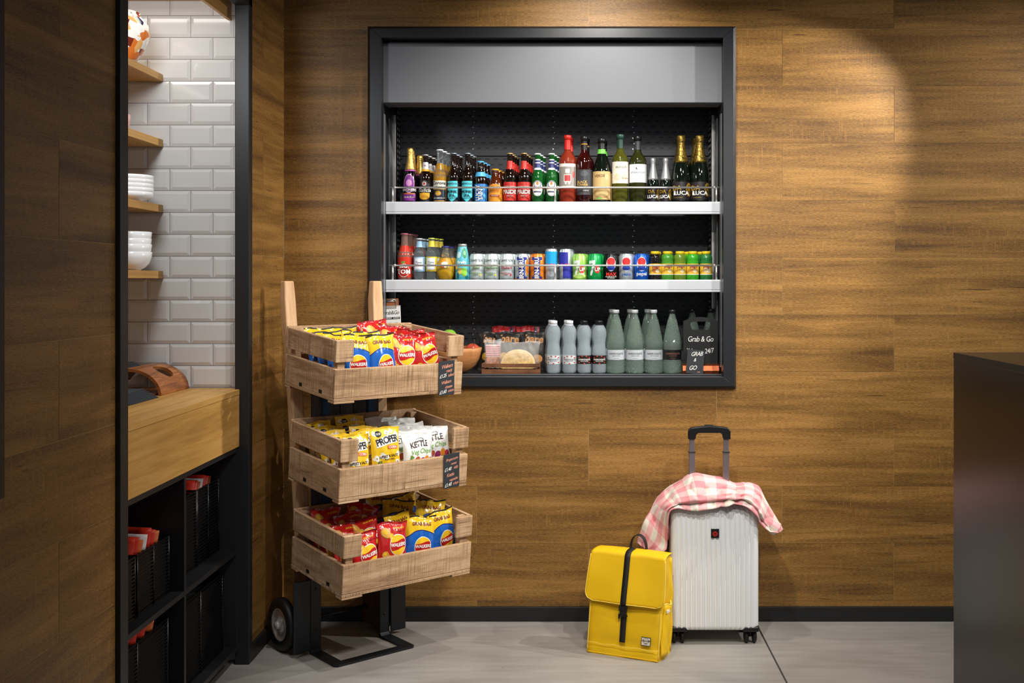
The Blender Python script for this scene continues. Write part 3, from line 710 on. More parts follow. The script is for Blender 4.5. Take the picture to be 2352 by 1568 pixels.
for j, px in enumerate((1042, 1074)):
    t = bottle('beer_bottle', 'x', 'bottle', 'beer', .0300, hgt(351, S1), BROWN, [
     ('label', [('wrap', .04, .40, M_('#101b26')), ('shield', .92, .03, .44, cy), ('text', 'BREWDOG', .055, 0, .385, nv, .02, 0, 0, .9), ('text', 'PUNK', .075, 0, .225, nv, .025), ('text', 'IPA', .075, 0, .155, nv, .025), ('text', 'POST MODERN CLASSIC', .022, 0, .10, nv)]),
     ('cap', [('crown', .995, M_('#8e9aa4', .3, .5))])], BX(px), Y1, S1, -.2+.14*j)
    rowof(t, 'dark beer bottle with turquoise shield label, %s turquoise row' % ('left', 'right')[j], 2, .007, .070, R1, 'turquoise label beer bottles')
bl = M_('#2f74b8'); lb = M_('#4fa6d8')
t = bottle('beer_bottle', 'x', 'bottle', 'stubby', .0305, hgt(370, S1), BROWN, [
 ('label', [('wrap', .05, .46, bl), ('text', 'LUCKY', .115, -.40, .25, WHT, .02, 90), ('text', 'SAINT', .115, .12, .25, WHT, .02, 90), ('ell', .65, .15, .2, .08, lb), ('ell', .6, .35, .15, .04, lb)]),
 ('neck_label', [('wrap', .635, .74, lb)]), ('cap', [('crown', .995, lb)])], BX(1104), Y1, S1, 0)
rowof(t, 'short beer bottle with blue label and light blue cap', 2, .009, .072, R1, 'blue label beer bottles')
orr = M_('#d98a20')
t = bottle('beer_bottle', 'x', 'bottle', 'stubby', .0335, hgt(388, S1), mat('amber_glass', '#4a1c08', .05, coat=.5), [
 ('label', [('wrap', .06, .46, orr), ('ell', 0, .46, .95, .10, orr), ('ell', 0, .42, .78, .10, M_('#b5641a'), .0015, .92), ('text', "SANDFORD'S", .060, 0, .40, M_('#6a2a10'), .015, 0, 0, .8), ('rect', .75, .20, .25, M_('#a33a20'), 0, .0012), ('text', 'ORCHARD', .04, 0, .225, WHT)]),
 ('cap', [('crown', .995, amb)])], BX(1137.6), Y1, S1, 0)
rowof(t, 'squat amber ale bottle with orange label and yellow cap', 2, .012, .075, R1, 'orange label ale bottles')
rd = M_('#c62f26')
for j, px in enumerate((1171, 1203.5)):
    t = bottle('beer_bottle', 'x', 'bottle', 'beer', .0310, hgt(351, S1), BROWN, [
     ('label', [('wrap', .06, .42, rd), ('shield', .7, .10, .40, M_('#a9231c')), ('text', "FULLER'S LONDON", .030, 0, .33, lw), ('text', 'PRIDE', .105, 0, .225, WHT, .03), ('text', 'AMBER ALE', .025, 0, .15, lw)]),
     ('neck_label', [('wrap', .68, .84, rd)]), ('cap', [('crown', .995, M_('#b89f6a', .3, .6))])], BX(px), Y1, S1, 0)
    rowof(t, 'dark ale bottle with red label, %s red label row' % ('left', 'right')[j], 3, .0065, .070, R1, 'red label ale bottles')
pb = M_('#2b3468')
for j, px in enumerate((1235, 1267)):
    t = bottle('beer_bottle', 'x', 'bottle', 'beer', .0295, hgt(352, S1), GREEN, [
     ('label', [('ell', 0, .30, .86, .155, lw), ('ell', 0, .30, .80, .145, M_('#8a8fae'), .0014, .94), ('ell', 0, .40, .2, .035, M_('#c0763a'), .0016), ('ell', 0, .38, .6, .07, pb, .0015, .82), ('text', 'PERONI', .075, 0, .31, M_('#a8302a'), .012), ('rect', .6, .22, .24, pb, 0, .0015)]),
     ('neck_label', [('wrap', .67, .88, M_('#dcdde6')), ('wrap', .71, .80, pb, .0007), ('wrap', .82, .86, pb, .0007)]), ('cap', [('crown', .995, WCAP)])], BX(px), Y1, S1, 0)
    rowof(t, 'green lager bottle with white oval label, %s green row' % ('left', 'right')[j], 2, .010, .070, R1, 'green lager bottles')
YW = 5.165
def wine(label, shape, px, top, wpx, glass, parts, back=True, dx=.010, rz=0, name='wine_bottle', grp='wine bottles'):
    t = bottle(name, label, 'bottle', shape, wpx/2*YW/F, hgt(top, S1, YW), glass, parts, BX(px, YW), YW, S1, rz, None, 44)
    if back: dup(t, label+', rear one', loc=(BX(px, YW)+dx, YW+.088, S1)); t['label'] = label+', front one'
    return t
wine('rose wine bottle with red cap and grey robot picture label', 'bordeaux', 1303.7, 311, 39, ROSE, [
 ('label', [('rect', 1.25, .22, .58, M_('#e4ded2')), ('rect', 1.15, .255, .535, M_('#8f8880'), 0, .0011), ('rect', .42, .31, .42, M_('#d8d2c8'), 0, .0015), ('rect', .34, .325, .41, M_('#b23a3a'), 0, .0018), ('rect', .25, .44, .50, M_('#d8d2c8'), 0, .0015), ('rect', .1, .28, .31, M_('#d8d2c8'), -.2, .0015), ('rect', .1, .28, .31, M_('#d8d2c8'), .2, .0015), ('ell', .75, .42, .16, .05, M_('#c9474a')), ('text', 'ROSE WINE', .025, .2, .24, M_('#8a2a20'))]),
 ('capsule', [('wrap', .79, .935, M_('#c4231c'), .0012), ('screw', .935, 1.0, M_('#c4231c'), .002)])])
wine('dark red wine bottle with slate grey label and gold lettering', 'bordeaux', 1342, 313.5, 38, DKRED, [
 ('label', [('wrap', .13, .50, M_('#3c3d40')), ('ell', 0, .44, .5, .04, M_('#505155')), ('text', 'BLACK\nTOWER', .05, -.3, .295, M_('#c9a45a'), .02), ('text', 'SHIRAZ', .025, .2, .19, WHT)]),
 ('capsule', [('wrap', .80, .93, M_('#15110f'), .0012), ('wrap', .88, .89, amb, .0016), ('screw', .93, 1.0, BCAP, .002)])])
wine('dark green wine bottle with bright green neck band and kraft paper label', 'burgundy', 1382, 318.6, 42, DKGRN, [
 ('label', [('rect', 1.3, .06, .49, M_('#c9a870')), ('text', 'VERDE', .055, -.25, .42, M_('#6a4a2a'), .01, 3), ('ell', .55, .40, .22, .045, M_('#e0c48c')), ('ell', 0, .16, 1.0, .08, M_('#b08c58'), .0012, .75), ('rect', .3, .07, .09, M_('#5fae4a'), -.3, .0012)]),
 ('capsule', [('wrap', .84, .93, M_('#1a1b1c'), .0012), ('wrap', .765, .835, M_('#6cc24a'), .0016), ('screw', .93, 1.0, BCAP, .002)])])
wine('tall white wine bottle with dark green capsule and cream label', 'bordeaux', 1424.6, 309, 38, OLIVE, [
 ('label', [('rect', 1.3, .29, .60, M_('#e6dfcc')), ('text', 'MANOR', .045, .1, .52, M_('#8a8378')), ('rect', .5, .485, .489, M_('#b5ada0'), .1, .0012), ('ell', -.4, .38, .45, .05, M_('#dcc9ac')), ('ell', .5, .38, .35, .045, M_('#d8c2a6')), ('text', 'Sauvignon', .03, .6, .365, M_('#5a4a3a'), 0, 0, .3)]),
 ('capsule', [('wrap', .80, .93, M_('#1d3b30'), .0012), ('screw', .93, 1.0, M_('#23453a'), .002)])], False)
wine('wine bottle with charcoal capsule and white crescent moon label', 'bordeaux', 1465, 313.5, 40, gl('olive_dark', '#3a3d18', .5, .03), [
 ('label', [('rect', 1.3, .31, .58, M_('#dfe1e3')), ('ell', -.15, .52, .14, .018, M_('#1a2230')), ('ell', -.08, .525, .12, .016, M_('#dfe1e3'), .0016), ('text', 'STANFORT', .035, 0, .455, M_('#4a5058'), 0, 0, 0, 1.3), ('rect', .4, .39, .392, M_('#aab0b5'), 0, .0012)]),
 ('capsule', [('wrap', .80, .93, M_('#3b3c40'), .0012), ('screw', .93, 1.0, BCAP, .002)])], False)
gd = M_('#c9a23c', .35, .5); BL2 = M_('#221c1e')
for j, px in enumerate((1500, 1529)):
    t = wine('small dark sparkling wine bottle with grey foil neck, %s small one' % ('left', 'right')[j], 'prosecco', px, 363, 27, DKGRN, [
     ('label', [('rect', 1.3, .05, .34, BL2), ('text', 'DA', .10, -.5, .26, gd, .03), ('text', 'LUCA', .098, -.28, .15, WHT, .03), ('ell', .85, .20, .42, .12, gd), ('ell', .85, .20, .34, .10, M_('#8a6a20', .4, .5), .0016, .5)]),
     ('foil_neck', [('foil', .52, SFOIL, .0140)])], False, 0, .12-.2*j, 'prosecco_bottle')
for j, px in enumerate((1564.5, 1607)):
    wine('large sparkling wine bottle with crinkled gold foil, %s large one' % ('left', 'right')[j], 'prosecco', px, 311.5, 44, DKGRN, [
     ('label', [('rect', 1.2, .055, .315, BL2), ('text', 'DA', .095, -.55, .22, gd, .03), ('text', 'IL', .085, -.7, .15, WHT, .02), ('text', 'LUCA', .085, -.05, .15, WHT, .03), ('ell', .82, .20, .42, .10, gd), ('ell', .82, .20, .32, .075, M_('#8a6a20', .4, .5), .0016, .3), ('rect', .45, .085, .09, gd, -.4, .0016)]),
     ('foil_neck', [('foil', .60, DGF, .0225)])], True, (.004, -.006)[j], 0, 'prosecco_bottle')

# ---- middle shelf
rr_ = M_('#c6331f', .2, coat=.5)
R2 = R1
t = bottle('juice_bottle', 'x', 'bottle', 'juice', .0335, hgt(535.5, S2), gl('neck_glass', '#b08a7c', .6), [
 ('juice_fill', [('wrap', .01, .74, rr_)]), ('label', [('ell', 0, .22, .78, .14, M_('#b3281b')), ('ell', 0, .22, .78, .14, lw, .0015, .93), ('text', 'BIG', .10, -.05, .305, WHT, .03), ('text', 'TOM', .125, 0, .19, WHT, .035), ('ell', -.1, .39, .3, .02, M_('#5f9a3a'))]),
 ('cap', [('crown', .995, M_('#b56a74', .3, .4))])], BX(929), Y1, S2, .05)
rowof(t, 'tomato juice bottle with red cap', 2, .012, .072, R2, 'tomato juice bottles')
for j, (px, top, c, lab, capc) in enumerate(((963, 547, '#8fb6d4', 'clear tonic bottle with pale blue label', '#c9d3da'), (991, 546, '#d9c23a', 'clear tonic bottle with yellow label', '#c9cf5a'))):
    cc = M_(c)
    t = bottle('tonic_bottle', 'x', 'bottle', 'tonic', .0265, hgt(top, S2), CLEAR, [
     ('label', [('wrap', .22, .56, cc), ('rect', .75, .26, .53, M_('#dfe6ea'), 0, .0009), ('text', 'Tonic\nWater', .07, 0, .40, M_('#4a5a6a'), .01, 0, .25)]),
     ('neck_label', [('wrap', .79, .93, cc)]), ('cap', [('crown', .995, M_(capc, .3, .4))])], BX(px), Y1, S2, 0)
    rowof(t, lab, 2, .010+.003*j, .062, R2, 'small tonic bottles')
oy = mat('orange_drink', '#d6a81e', .1, trans=.35, coat=.4, bump=.5, bs=600)
t = bottle('orange_soda_bottle', 'x', 'bottle', 'orangina', .0425, hgt(565, S2), gl('clear_bulb_glass', '#e2ded0', .9), [
 ('drink_fill', [('wrap', .01, .66, oy)]), ('label', [('ell', 0, .52, .55, .12, M_('#e08a2a')), ('ell', 0, .50, .40, .05, lw, .0016), ('text', 'Orange', .07, 0, .51, M_('#2a3a6a'), .02), ('ell', -.1, .42, .45, .03, M_('#c05a20')), ('ell', .1, .40, .14, .025, WHT)]),
 ('cap', [('crown', .995, M_('#3a3f8f', .3, .3))])], BX(1023), Y1, S2, 0)
rowof(t, 'round bulb shaped orange soda bottle with blue cap', 1, .016, .088, R2, 'orange soda bottles')
tq = M_('#5fb9c9', .2, coat=.3); gn = M_('#8fc63f'); dt = M_('#1f6a70')
t = bottle('juice_bottle', 'x', 'bottle', 'firefly', .0345, hgt(560, S2), tq, [
 ('label', [('ell', .5, .75, .42, .14, M_('#2f8a5a')), ('ell', .45, .75, .2, .06, M_('#7fc08a'), .0015), ('ell', -.5, .70, .3, .09, M_('#c9e6ea')), ('text', 'firefly', .11, 0, .50, WHT, .02), ('wrap', .02, .10, M_('#3f9fb4'), .0006), ('ell', .35, .24, .42, .12, gn), ('ell', -.25, .27, .28, .09, M_('#d9c25a')), ('ell', -.55, .14, .2, .09, dt), ('ell', .75, .10, .25, .05, dt), ('ell', -.8, .36, .2, .06, M_('#d9c25a'))]),
 ('cap', [('screw', .91, 1.0, M_('#a9aaa6', .35, .6), .0015)])], BX(1062), Y1, S2, 0)
t['label'] = 'turquoise fruit drink bottle with lime pattern and silver lid'
def can(label, px, body, art, top=583, w_=33.5, shape='can', n_back=1, dx=.012, group='soft drink cans'):
    t = bottle('drink_can', 'x', 'can', shape, w_/2*5.155/F, hgt(top, S2), body, [('label', art)], BX(px), Y1, S2, 0, None, 40)
    t['label'] = label+', front one' if n_back else label
    if n_back: dup(t, label+', second back', loc=(BX(px)+dx, Y1+.070, S2)); 
    return t
sv = mat('can_silver', '#c3cdd2', .28, .55); pw_ = mat('can_pale', '#c6d0d0', .3, .3)
DK = M_('#2b3338')
for k, (px, c, a, b_, lab) in enumerate(((1095, '#6a8f4a', 'Elder', 'WONDERFULLY\nLIGHT', 'pale grey can with green lettering, leftmost pale can'), (1129, '#5f8a4a', 'Elderflower', 'WONDERFULLY\nLIGHT', 'pale grey can with green lettering, middle pale can'), (1164, '#a8283a', 'Rhubarb', 'DELICIOUSLY\nTART', 'pale grey can with crimson lettering'))):
    can(lab, px, pw_, [('text', 'CAWSTON', .122, 0, .75, DK, .015, 0, 0, .82), ('text', a, .13, 0, .49, M_(c), .02, 0, .2), ('text', b_, .075, -.1, .25, M_(c), .01), ('rect', .7, .08, .09, DK, 0, .0012), ('ell', .62, .22, .13, .05, M_('#c9b23a' if k < 2 else '#a8283a'))])
nb = M_('#27398a'); og = M_('#dd7a1c', .3, coat=.2)
def irn(bg): return [('rect', .42, .10, .86, nb), ('rect', .75, .77, .88, nb, 0, .0009), ('rect', .75, .08, .16, nb, 0, .0009), ('text', 'IRN-BRU', .205, 0, .48, WHT, .03, 90), ('ell', 0, .50, .1, .03, og, .002), ('wrap', .07, .10, og)]
can('silver and orange can with vertical white letters on blue', 1199, sv, irn(0)+[('ell', .8, .5, .25, .3, og)])
can('bright orange can with vertical white letters on blue', 1234, mat('can_orange', '#dd7a1c', .28, .2), irn(1))
can('tall slim pale blue energy drink can', 1266, sv, [('wrap', .52, .92, M_('#1f9ad6', .3)), ('text', 'RedBull', .11, 0, .50, M_('#d9306a'), .03, 0, 0, .8)], 571.5, 28.5, 'slim', 0)
can('tall slim silver and navy energy drink can', 1299, sv, [('rect', .9, .52, .90, M_('#2b2f96'), -.5), ('rect', .9, .08, .48, M_('#2b2f96'), .5), ('text', 'RedBull', .11, 0, .50, M_('#d9306a'), .03, 0, 0, .8)], 572, 28.5, 'slim', 1, .012)
def seven(c): return [('bandf', -.85, .05, lambda x: .66+.04*x, lambda x: .77+.04*x, M_('#cfd8d4')), ('bandf', -.62, .05, lambda x: .20+max(0, x+.42)*.95, lambda x: min(.70, .30+(x+.62)*1.05), M_('#cfd8d4')), ('ell', .35, .42, .42, .14, M_('#c33a34')), ('text', 'UP', .17, .35, .42, WHT, .04)]
can('lime green lemonade can', 1331, mat('can_lime', '#8cc152', .28, .2), seven(0)+[('ell', .0, .18, .95, .08, M_('#b5d86a')), ('text', 'FREE', .10, .3, .25, WHT)])
can('emerald green lemonade can', 1366, mat('can_emerald', '#0f9a4c', .28, .2), seven(1))
def peps(tx, tc_): return [('ell', 0, .62, .66, .26, WHT), ('ell', 0, .71, .56, .15, M_('#cf2f2f'), .0016), ('ell', 0, .49, .54, .11, M_('#2340a0'), .0016)]+tx
can('black cola can with red, white and blue disc', 1403, mat('can_black', '#0f1013', .28, .2), peps([('text', 'MAX', .17, 0, .24, M_('#d9342c'), .04), ('text', 'MAXIMUM TASTE\nNO SUGAR', .055, 0, .13, WHT, .01)], 0), dx=.012)
can('silver diet cola can with red, white and blue disc', 1438, sv, peps([('text', 'pepsi', .17, 0, .25, M_('#3a66b8'), .01)], 0), dx=.014)
can('bright blue cola can with red, white and blue disc', 1473, mat('can_blue', '#1257bd', .28, .2), peps([('text', 'pepsi', .18, 0, .26, WHT, .015)], 0), dx=.012)
yc = M_('#e2c11f', .3)
for k, (px, gcol, ccol, lab, dx) in enumerate(((1505, '#1d1a16', '#c0703a', 'nearly black', .012), (1533, '#4f9a35', '#e6b93a', 'mid green', .010), (1562, '#6d8f2a', '#e6b93a', 'olive green', .012), (1591, '#3fae2a', '#e0a04a', 'bright green', -.012), (1622, '#2f7d3c', '#d9b890', 'deep green', -.014))):
    t = bottle('juice_jar', 'x', 'jar', 'pago', .0300, hgt(577, S2), mat('juice_glass_%d' % k, gcol, .06, coat=.6, trans=.2), [
     ('label', [('rect', 1.25, .21, .58, M_('#e3b83a')), ('rect', 1.25, .21, .23, lw, 0, .0011), ('ell', .1, .36, .6, .10, M_(ccol)), ('ell', .35, .33, .32, .06, M_('#ead9a8'), .0015), ('text', 'pago', .14, .12, .50, M_('#8a2a3a'), .025)]),
     ('lid', [('screw', .895, 1.0, yc, .0035, -.02)])], BX(px), Y1, S2, -.05)
    rowof(t, 'small %s juice jar with yellow lid' % lab, 1, dx, .068, R2, 'juice jars with yellow lids')

# ---- bottom deck
YD = 5.150
for k, (px, bx_, capm, lm, ink, lab) in enumerate(((1271.5, -.010, WCAP, M_('#c9cdd0'), M_('#6a7074'), 'plastic water bottle with white cap and pale label, leftmost'), (1308, -.010, WCAP, M_('#c9cdd0'), M_('#6a7074'), 'plastic water bottle with white cap and pale label, second from left'), (1342, -.006, BCAP, M_('#241a18'), WHT, 'plastic water bottle with black cap and dark label, left of two'), (1376.5, -.006, BCAP, M_('#241a18'), WHT, 'plastic water bottle with black cap and dark label, right of two'))):
    pat = [('ell', x, z, .12, .012, M_('#b5452f'), .0016) for x, z in ((-.75, .30), (.75, .30), (-.75, .21), (.75, .21), (-.3, .325), (.3, .325), (0, .19))]
    t = bottle('water_bottle', 'x', 'bottle', 'water', .0345, hgt(736, SD, YD), PLW, [('label', [('wrap', .18, .34, lm)]+pat+[('text', 'HARROGATE', .045, (-.15, 0, 0, 0)[k], .262, ink, .02, 0, 0, .95), ('text', 'SPRING WATER', .022, 0, .228, ink)]), ('cap', [('screw', .935, 1.0, capm, .0055, -.03), ('wrap', .915, .93, capm, .001)])], BX(px, YD), YD, SD, 0, None, 40)
    rowof(t, lab, 1, bx_, .085, ['front one', 'second back'], 'plastic water bottles')
for k, (px, dx, dark) in enumerate(((1414.6, -.014, 0), (1458, -.016, 0), (1501.5, -.022, 0), (1544, 0, 1))):
    lm = M_('#c3c7cc') if not dark else M_('#17181a'); ink = M_('#50565c') if not dark else M_('#8a5a4a')
    t = bottle('water_bottle', 'x', 'bottle', 'harrogate', .0430, hgt(711, SD, 5.16), CLEARG, [('label', [('wrap', .215, .37, lm, .0008), ('text', 'HARROGATE', .042, 0, .31, ink, .012, 0, 0, 1.0), ('text', 'SPRING WATER', .018, 0, .275, ink), ('rect', .3, .238, .241, ink, 0, .0014)]), ('cap', [('screw', .945, 1.0, WCAP if not dark else M_('#3b3d40', .3, .6), .004)])], BX(px, 5.16), 5.16, SD, 0, None, 40)
    nm = ('leftmost', 'second from left', 'third from left')[k] if not dark else ''
    if dark: t['label'] = 'tall diamond-cut glass water bottle with black label beside the chalkboard'; keep = t
    else: rowof(t, 'tall diamond-cut glass water bottle with silver label, %s' % nm, 1, dx, .100, ['front one', 'second back'], 'tall glass water bottles')
for px, s in ((1590, 'left'), (1632, 'right')): dup(keep, 'tall cut glass water bottle behind the chalkboard, %s of two' % s, loc=(PX(px, 5.30), 5.30, SD), group='glass water bottles behind the chalkboard')

# wooden bowl with fruit
bxc = PX(1049, 5.17); bo = [(.040, 0), (.044, .002), (.062, .010), (.090, .036), (.108, .066), (.117, .098), (.120, .118)]
tag(lathe_thing('fruit_bowl', shell(bo, .007), BOWLW, (bxc, 5.17, SD), 'x', 'bowl'), 'round wooden fruit bowl on the fridge deck behind the top crate', 'bowl')
def apple(loc, r, skin, label, tilt=0):
    t = thing('apple', label, 'apple', loc, 0, 'apples in the wooden bowl'); pr = []
    for j in range(17):
        a = math.pi*j/16; R = r*math.sin(a)*(1.0+.06*math.cos(a)); z = r*.9*(-math.cos(a))+r*.9
        if j == 16: z -= r*.18
        if j == 15: z -= r*.04
        pr.append((max(R, 0), z))
    mb = MB(); mb.lathe(pr, skin, 32, cap=False); mb.build('fruit_body', t)
    mb = MB(); mb.tube([(0, 0, r*1.6), (.001, 0, r*1.95), (.004, 0, r*2.25)], .0014, mat('stalk', '#4a3320', .8), 6); mb.build('stalk', t)
    t.rotation_euler = (tilt, tilt*.6, 0); return t
AG = mat('apple_green', '#7fb23a', .25, coat=.3, var=.12, vs=30); AR = mat('apple_red', '#c4533a', .25, coat=.3, var=.35, vs=24)
apple((PX(1032, 5.16), 5.16, PZ(755, 5.16)-.066), .036, AG, 'shiny green apple on top of the wooden bowl')
apple((PX(1083, 5.19), 5.19, SD+.075), .036, AR, 'red and yellow apple at the right side of the wooden bowl', .3)
apple((PX(1052, 5.23), 5.235, SD+.062), .036, AR, 'red apple at the back of the wooden bowl', -.2)
apple((PX(1018, 5.2), 5.20, SD+.030), .036, AG, 'green apple low in the left of the wooden bowl', .2)

# ------------------------------------------------------------------ packets: pillow bags with printed fronts
def packet_surface(w, h, t, seed, crimp=.012, crinkle=.0022):
    rnd = random.Random(seed); ph = [rnd.uniform(0, 6) for _ in range(6)]; of = Vector((rnd.uniform(0, 99), rnd.uniform(0, 99), 0))
    def S(x, z, side=-1, eps=0):
        u = max(-1, min(1, 2*x/w)); v = z/h
        a = max(0, min(1, (z-crimp)/(h-2*crimp))); e = math.sin(math.pi*a)**.55 if 0 < a < 1 else 0
        d = t/2*(1-abs(u)**2.6)**.62*e if abs(u) < 1 else 0
        nar = 1-.075*e
        wr = crinkle*(1-min(1, e*1.0)*.45)*math.sin(u*11+ph[0]+2*math.sin(v*5+ph[1]))*(1-abs(u)**4)
        nn = mnoise.noise(Vector((x*28, z*22, side*.5))+of)*crinkle*1.6*(1-abs(u)**4)
        bend = .004*math.sin(u*2+ph[2])+.006*(abs(v-.5)*2)**3*math.sin(u*3+ph[3])
        top = .003*math.sin(u*4+ph[4])*v
        return Vector((x*nar, side*(d+eps)+bend+(wr+nn)*(1 if a > 0 else .3), z+top))
    return S
FOILB = mat('packet_back_foil', '#b9b9bd', .35, .7)
def packet(name, w, h, t, seed, base, art, edge=None):
    S = packet_surface(w, h, t, seed)
    nu, nv = 24, 30
    mb = MB()
    for side in (-1, 1):
        mb.grid(lambda i, j: S(-w/2+w*i/nu, h*j/nv, side), nu, nv, base, True, flip=(side > 0))
    if edge:
        mb.a_band(-w/2, w/2, h-.006, h, edge, lambda x, z: S(x, z, -1, .0007), 20, 2)
        mb.a_band(-w/2, w/2, 0, .005, edge, lambda x, z: S(x, z, -1, .0007), 20, 2)
    f = lambda e: (lambda x, z: S(x, z, -1, e))
    art(mb, f, w, h)
    o = mb.build(name, recalc=False); return o
def GM(name, c): return mat(name, c, .2, coat=.7, spec=.6, bump=.7, bs=38)
P_BLUE = GM('film_blue', '#1c62bd'); P_YEL = GM('film_yellow', '#e8bd1f'); P_RED = GM('film_red', '#c3201f'); P_DRED = GM('film_dark_red', '#8e1518')
P_POP = mat('film_matt_yellow', '#ecc125', .4, bump=.2, bs=55); P_KET = mat('film_matt_white', '#e3e4e2', .42, bump=.2, bs=55)
CRISP = M_('#d9a347', .35); CRISPE = M_('#a8701f', .35); LY = M_('#f0c12a', .3); LR = M_('#b81f1f', .3); BRN = M_('#7c2a1a', .4); PWH = M_('#f3f1ee', .35)
NAVY = M_('#1b2a6b', .3)
def logo(mb, f, cx, cz, r, e=.0012):
    mb.a_ell(cx, cz, r*1.07, r*1.07, PWH, f(e), 30, 3); mb.a_ell(cx, cz, r, r, LY, f(e+.0005), 30, 3)
    def wv(o): return lambda x: cz+o*r+.16*r*math.sin((x-cx)/r*2.2)
    k = .985; mb.a_band(cx-k*r, cx+k*r, lambda x: max(cz-math.sqrt(max(0, r*r-(x-cx)**2)), wv(-.42)(x)), lambda x: max(cz-math.sqrt(max(0, r*r-(x-cx)**2)), min(cz+math.sqrt(max(0, r*r-(x-cx)**2)), wv(.40)(x))), LR, f(e+.001), 18, 4)
    mb.a_text('WALKERS', r*.47, cx, cz, PWH, f(e+.0018), .03, .1, .06, .93)
def crisp(mb, f, cx, cz, rx, rz, rot=0, e=.001):
    mb.a_ell(cx, cz, rx, rz, CRISPE, f(e), 22, 2, 0, rot); mb.a_ell(cx-.001, cz+.001, rx*.9, rz*.88, CRISP, f(e+.0004), 22, 2, 0, rot)
    mb.a_ell(cx-.2*rx, cz+.2*rz, rx*.45, rz*.4, LY, f(e+.0007), 16, 1, 0, rot)
def art_blue(mb, f, w, h):
    top = lambda x: h*.70-.30*(2*x/w)**2*h*.45
    mb.a_band(-w/2, w/2, .006, top, P_BLUE, f(.0006), 24, 16)
    mb.a_band(-w/2, w/2, lambda x: top(x)-.002, lambda x: top(x)+.002, NAVY, f(.0010), 24, 1)
    mb.a_text('GRAB BAG', .0185, 0, h*.83, BRN, f(.0016), .03)
    logo(mb, f, .004, h*.36, w*.27)
    crisp(mb, f, -w*.36, h*.16, w*.12, h*.06, .5)
    mb.a_band(-w*.30, w*.3, .008, h*.10, LR, f(.0012), 8, 2)
    mb.a_text('CHEESE & ONION', .0085, 0, h*.08, PWH, f(.0018), .02)
def art_red(mb, f, w, h):
    crisp(mb, f, -w*.27, h*.78, w*.17, h*.10, -.8); crisp(mb, f, -w*.10, h*.70, w*.10, h*.07, .4)
    crisp(mb, f, -w*.24, h*.22, w*.18, h*.12, .6); crisp(mb, f, -w*.30, h*.34, w*.11, h*.07, -.2); crisp(mb, f, w*.42, h*.20, w*.06, h*.07, .2)
    logo(mb, f, w*.12, h*.53, w*.29)
    mb.a_text('READY\nSALTED', .0155, w*.16, h*.20, PWH, f(.0014), .03)
    mb.a_band(w*.10, w*.42, h*.80, h*.82, P_DRED, f(.0009), 6, 1)
    mb.a_text('GRAB BAG', .010, w*.18, h*.88, LY, f(.0014), .02)
def popc(mb, f, cx, cz, r):
    for a in range(4): mb.a_ell(cx+r*.6*math.cos(a*1.7), cz+r*.6*math.sin(a*1.7), r*.62, r*.55, M_('#f4efe2', .5), f(.0008), 12, 1)
    mb.a_ell(cx, cz, r*.22, r*.18, BRN, f(.0014), 8, 1)
def art_prop(mb, f, w, h):
    for x, z, r in ((-.36, .90, .010), (.02, .88, .009), (.33, .84, .012), (-.38, .40, .012), (.36, .46, .010), (-.05, .40, .009), (.38, .25, .010), (-.2, .44, .012), (.15, .91, .009)): popc(mb, f, x*w, z*h, r)
    mb.a_ell(-.24*w, .885*h, .012, .012, INK, f(.0014), 20, 2); mb.a_text('GOOD\nSTUFF', .0055, -.24*w, .885*h, PWH, f(.0020), .02)
    mb.a_band(-.36*w, .38*w, lambda x: h*.65+x*.16, lambda x: h*.825+x*.20, PWH, f(.0013), 10, 3)
    mb.a_text('PROPER', .038, .01*w, h*.738, INK, f(.0020), .025, 0, .14, .85, .82)
    mb.a_band(-.02*w, .34*w, h*.56, h*.625, M_('#e0662b', .4), f(.0014), 8, 2); mb.a_text('CORN', .0135, .16*w, h*.592, PWH, f(.0020), .02)
    mb.a_text('SWEET & SALTY', .0145, .02*w, h*.42, INK, f(.0016), .02, 0, .05, .95, .9); mb.a_text('POPCORN', .0095, .04*w, h*.355, INK, f(.0016), .01)
    mb.a_ell(.32*w, h*.30, .0095, .0095, PWH, f(.0014), 18, 1); mb.a_text('138', .008, .32*w, h*.30, NAVY, f(.0020), .01)
    for k in range(4): mb.a_ell(-.36*w+k*.006, .28*h+(k % 2)*.004, .0022, .013, M_('#3f6a2a', .5), f(.0014), 10, 1, 0, -.3+.2*k)
def art_kettle(mb, f, w, h):
    mb.a_ell(-.0*w, h*.80, .024, .011, M_('#3a1f1a', .5), f(.0012), 26, 1, .86, .2)
    mb.a_ell(-.0*w, h*.765, .034, .011, P_KET, f(.0014), 18, 1)
    mb.a_text('KETTLE', .034, -.02*w, h*.72, M_('#3a1f1a', .5), f(.0019), .014, 0, .06, .9, .9)
    mb.a_text('Veg Chips', .027, .02*w, h*.54, M_('#6fa53a', .5), f(.0014), .008, .25, .05)
    for k, (c, x) in enumerate((('#d9b23a', -.30), ('#b5532f', -.12), ('#8a2a5a', .06), ('#d98a2a', .22), ('#a8324a', .36))): mb.a_ell(x*w, h*(.30+.04*(k % 2)), .016, .013, M_(c, .4), f(.0012+.0002*k), 16, 2, 0, .4*k)
    for k in range(4): mb.a_ell(-.36*w+.004*k, h*(.28+.05*k), .010, .004, M_('#6a8f3a', .5), f(.0016), 10, 1, 0, 1+.5*k)
def art_blank(mb, f, w, h): pass
KINDS = {'blue': ('crisp_packet', .138, .190, .050, P_YEL, art_blue, INK), 'red': ('crisp_packet', .138, .190, .050, P_RED, art_red, P_DRED),
         'pop': ('popcorn_packet', .132, .200, .045, P_POP, art_prop, None), 'ket': ('crisp_packet', .158, .165, .045, P_KET, art_kettle, None)}
proto = {k: [packet(v[0], v[1], v[2], v[3], 10*i+j, v[4], v[5], v[6]) for j in range(3)] for i, (k, v) in enumerate(KINDS.items())}
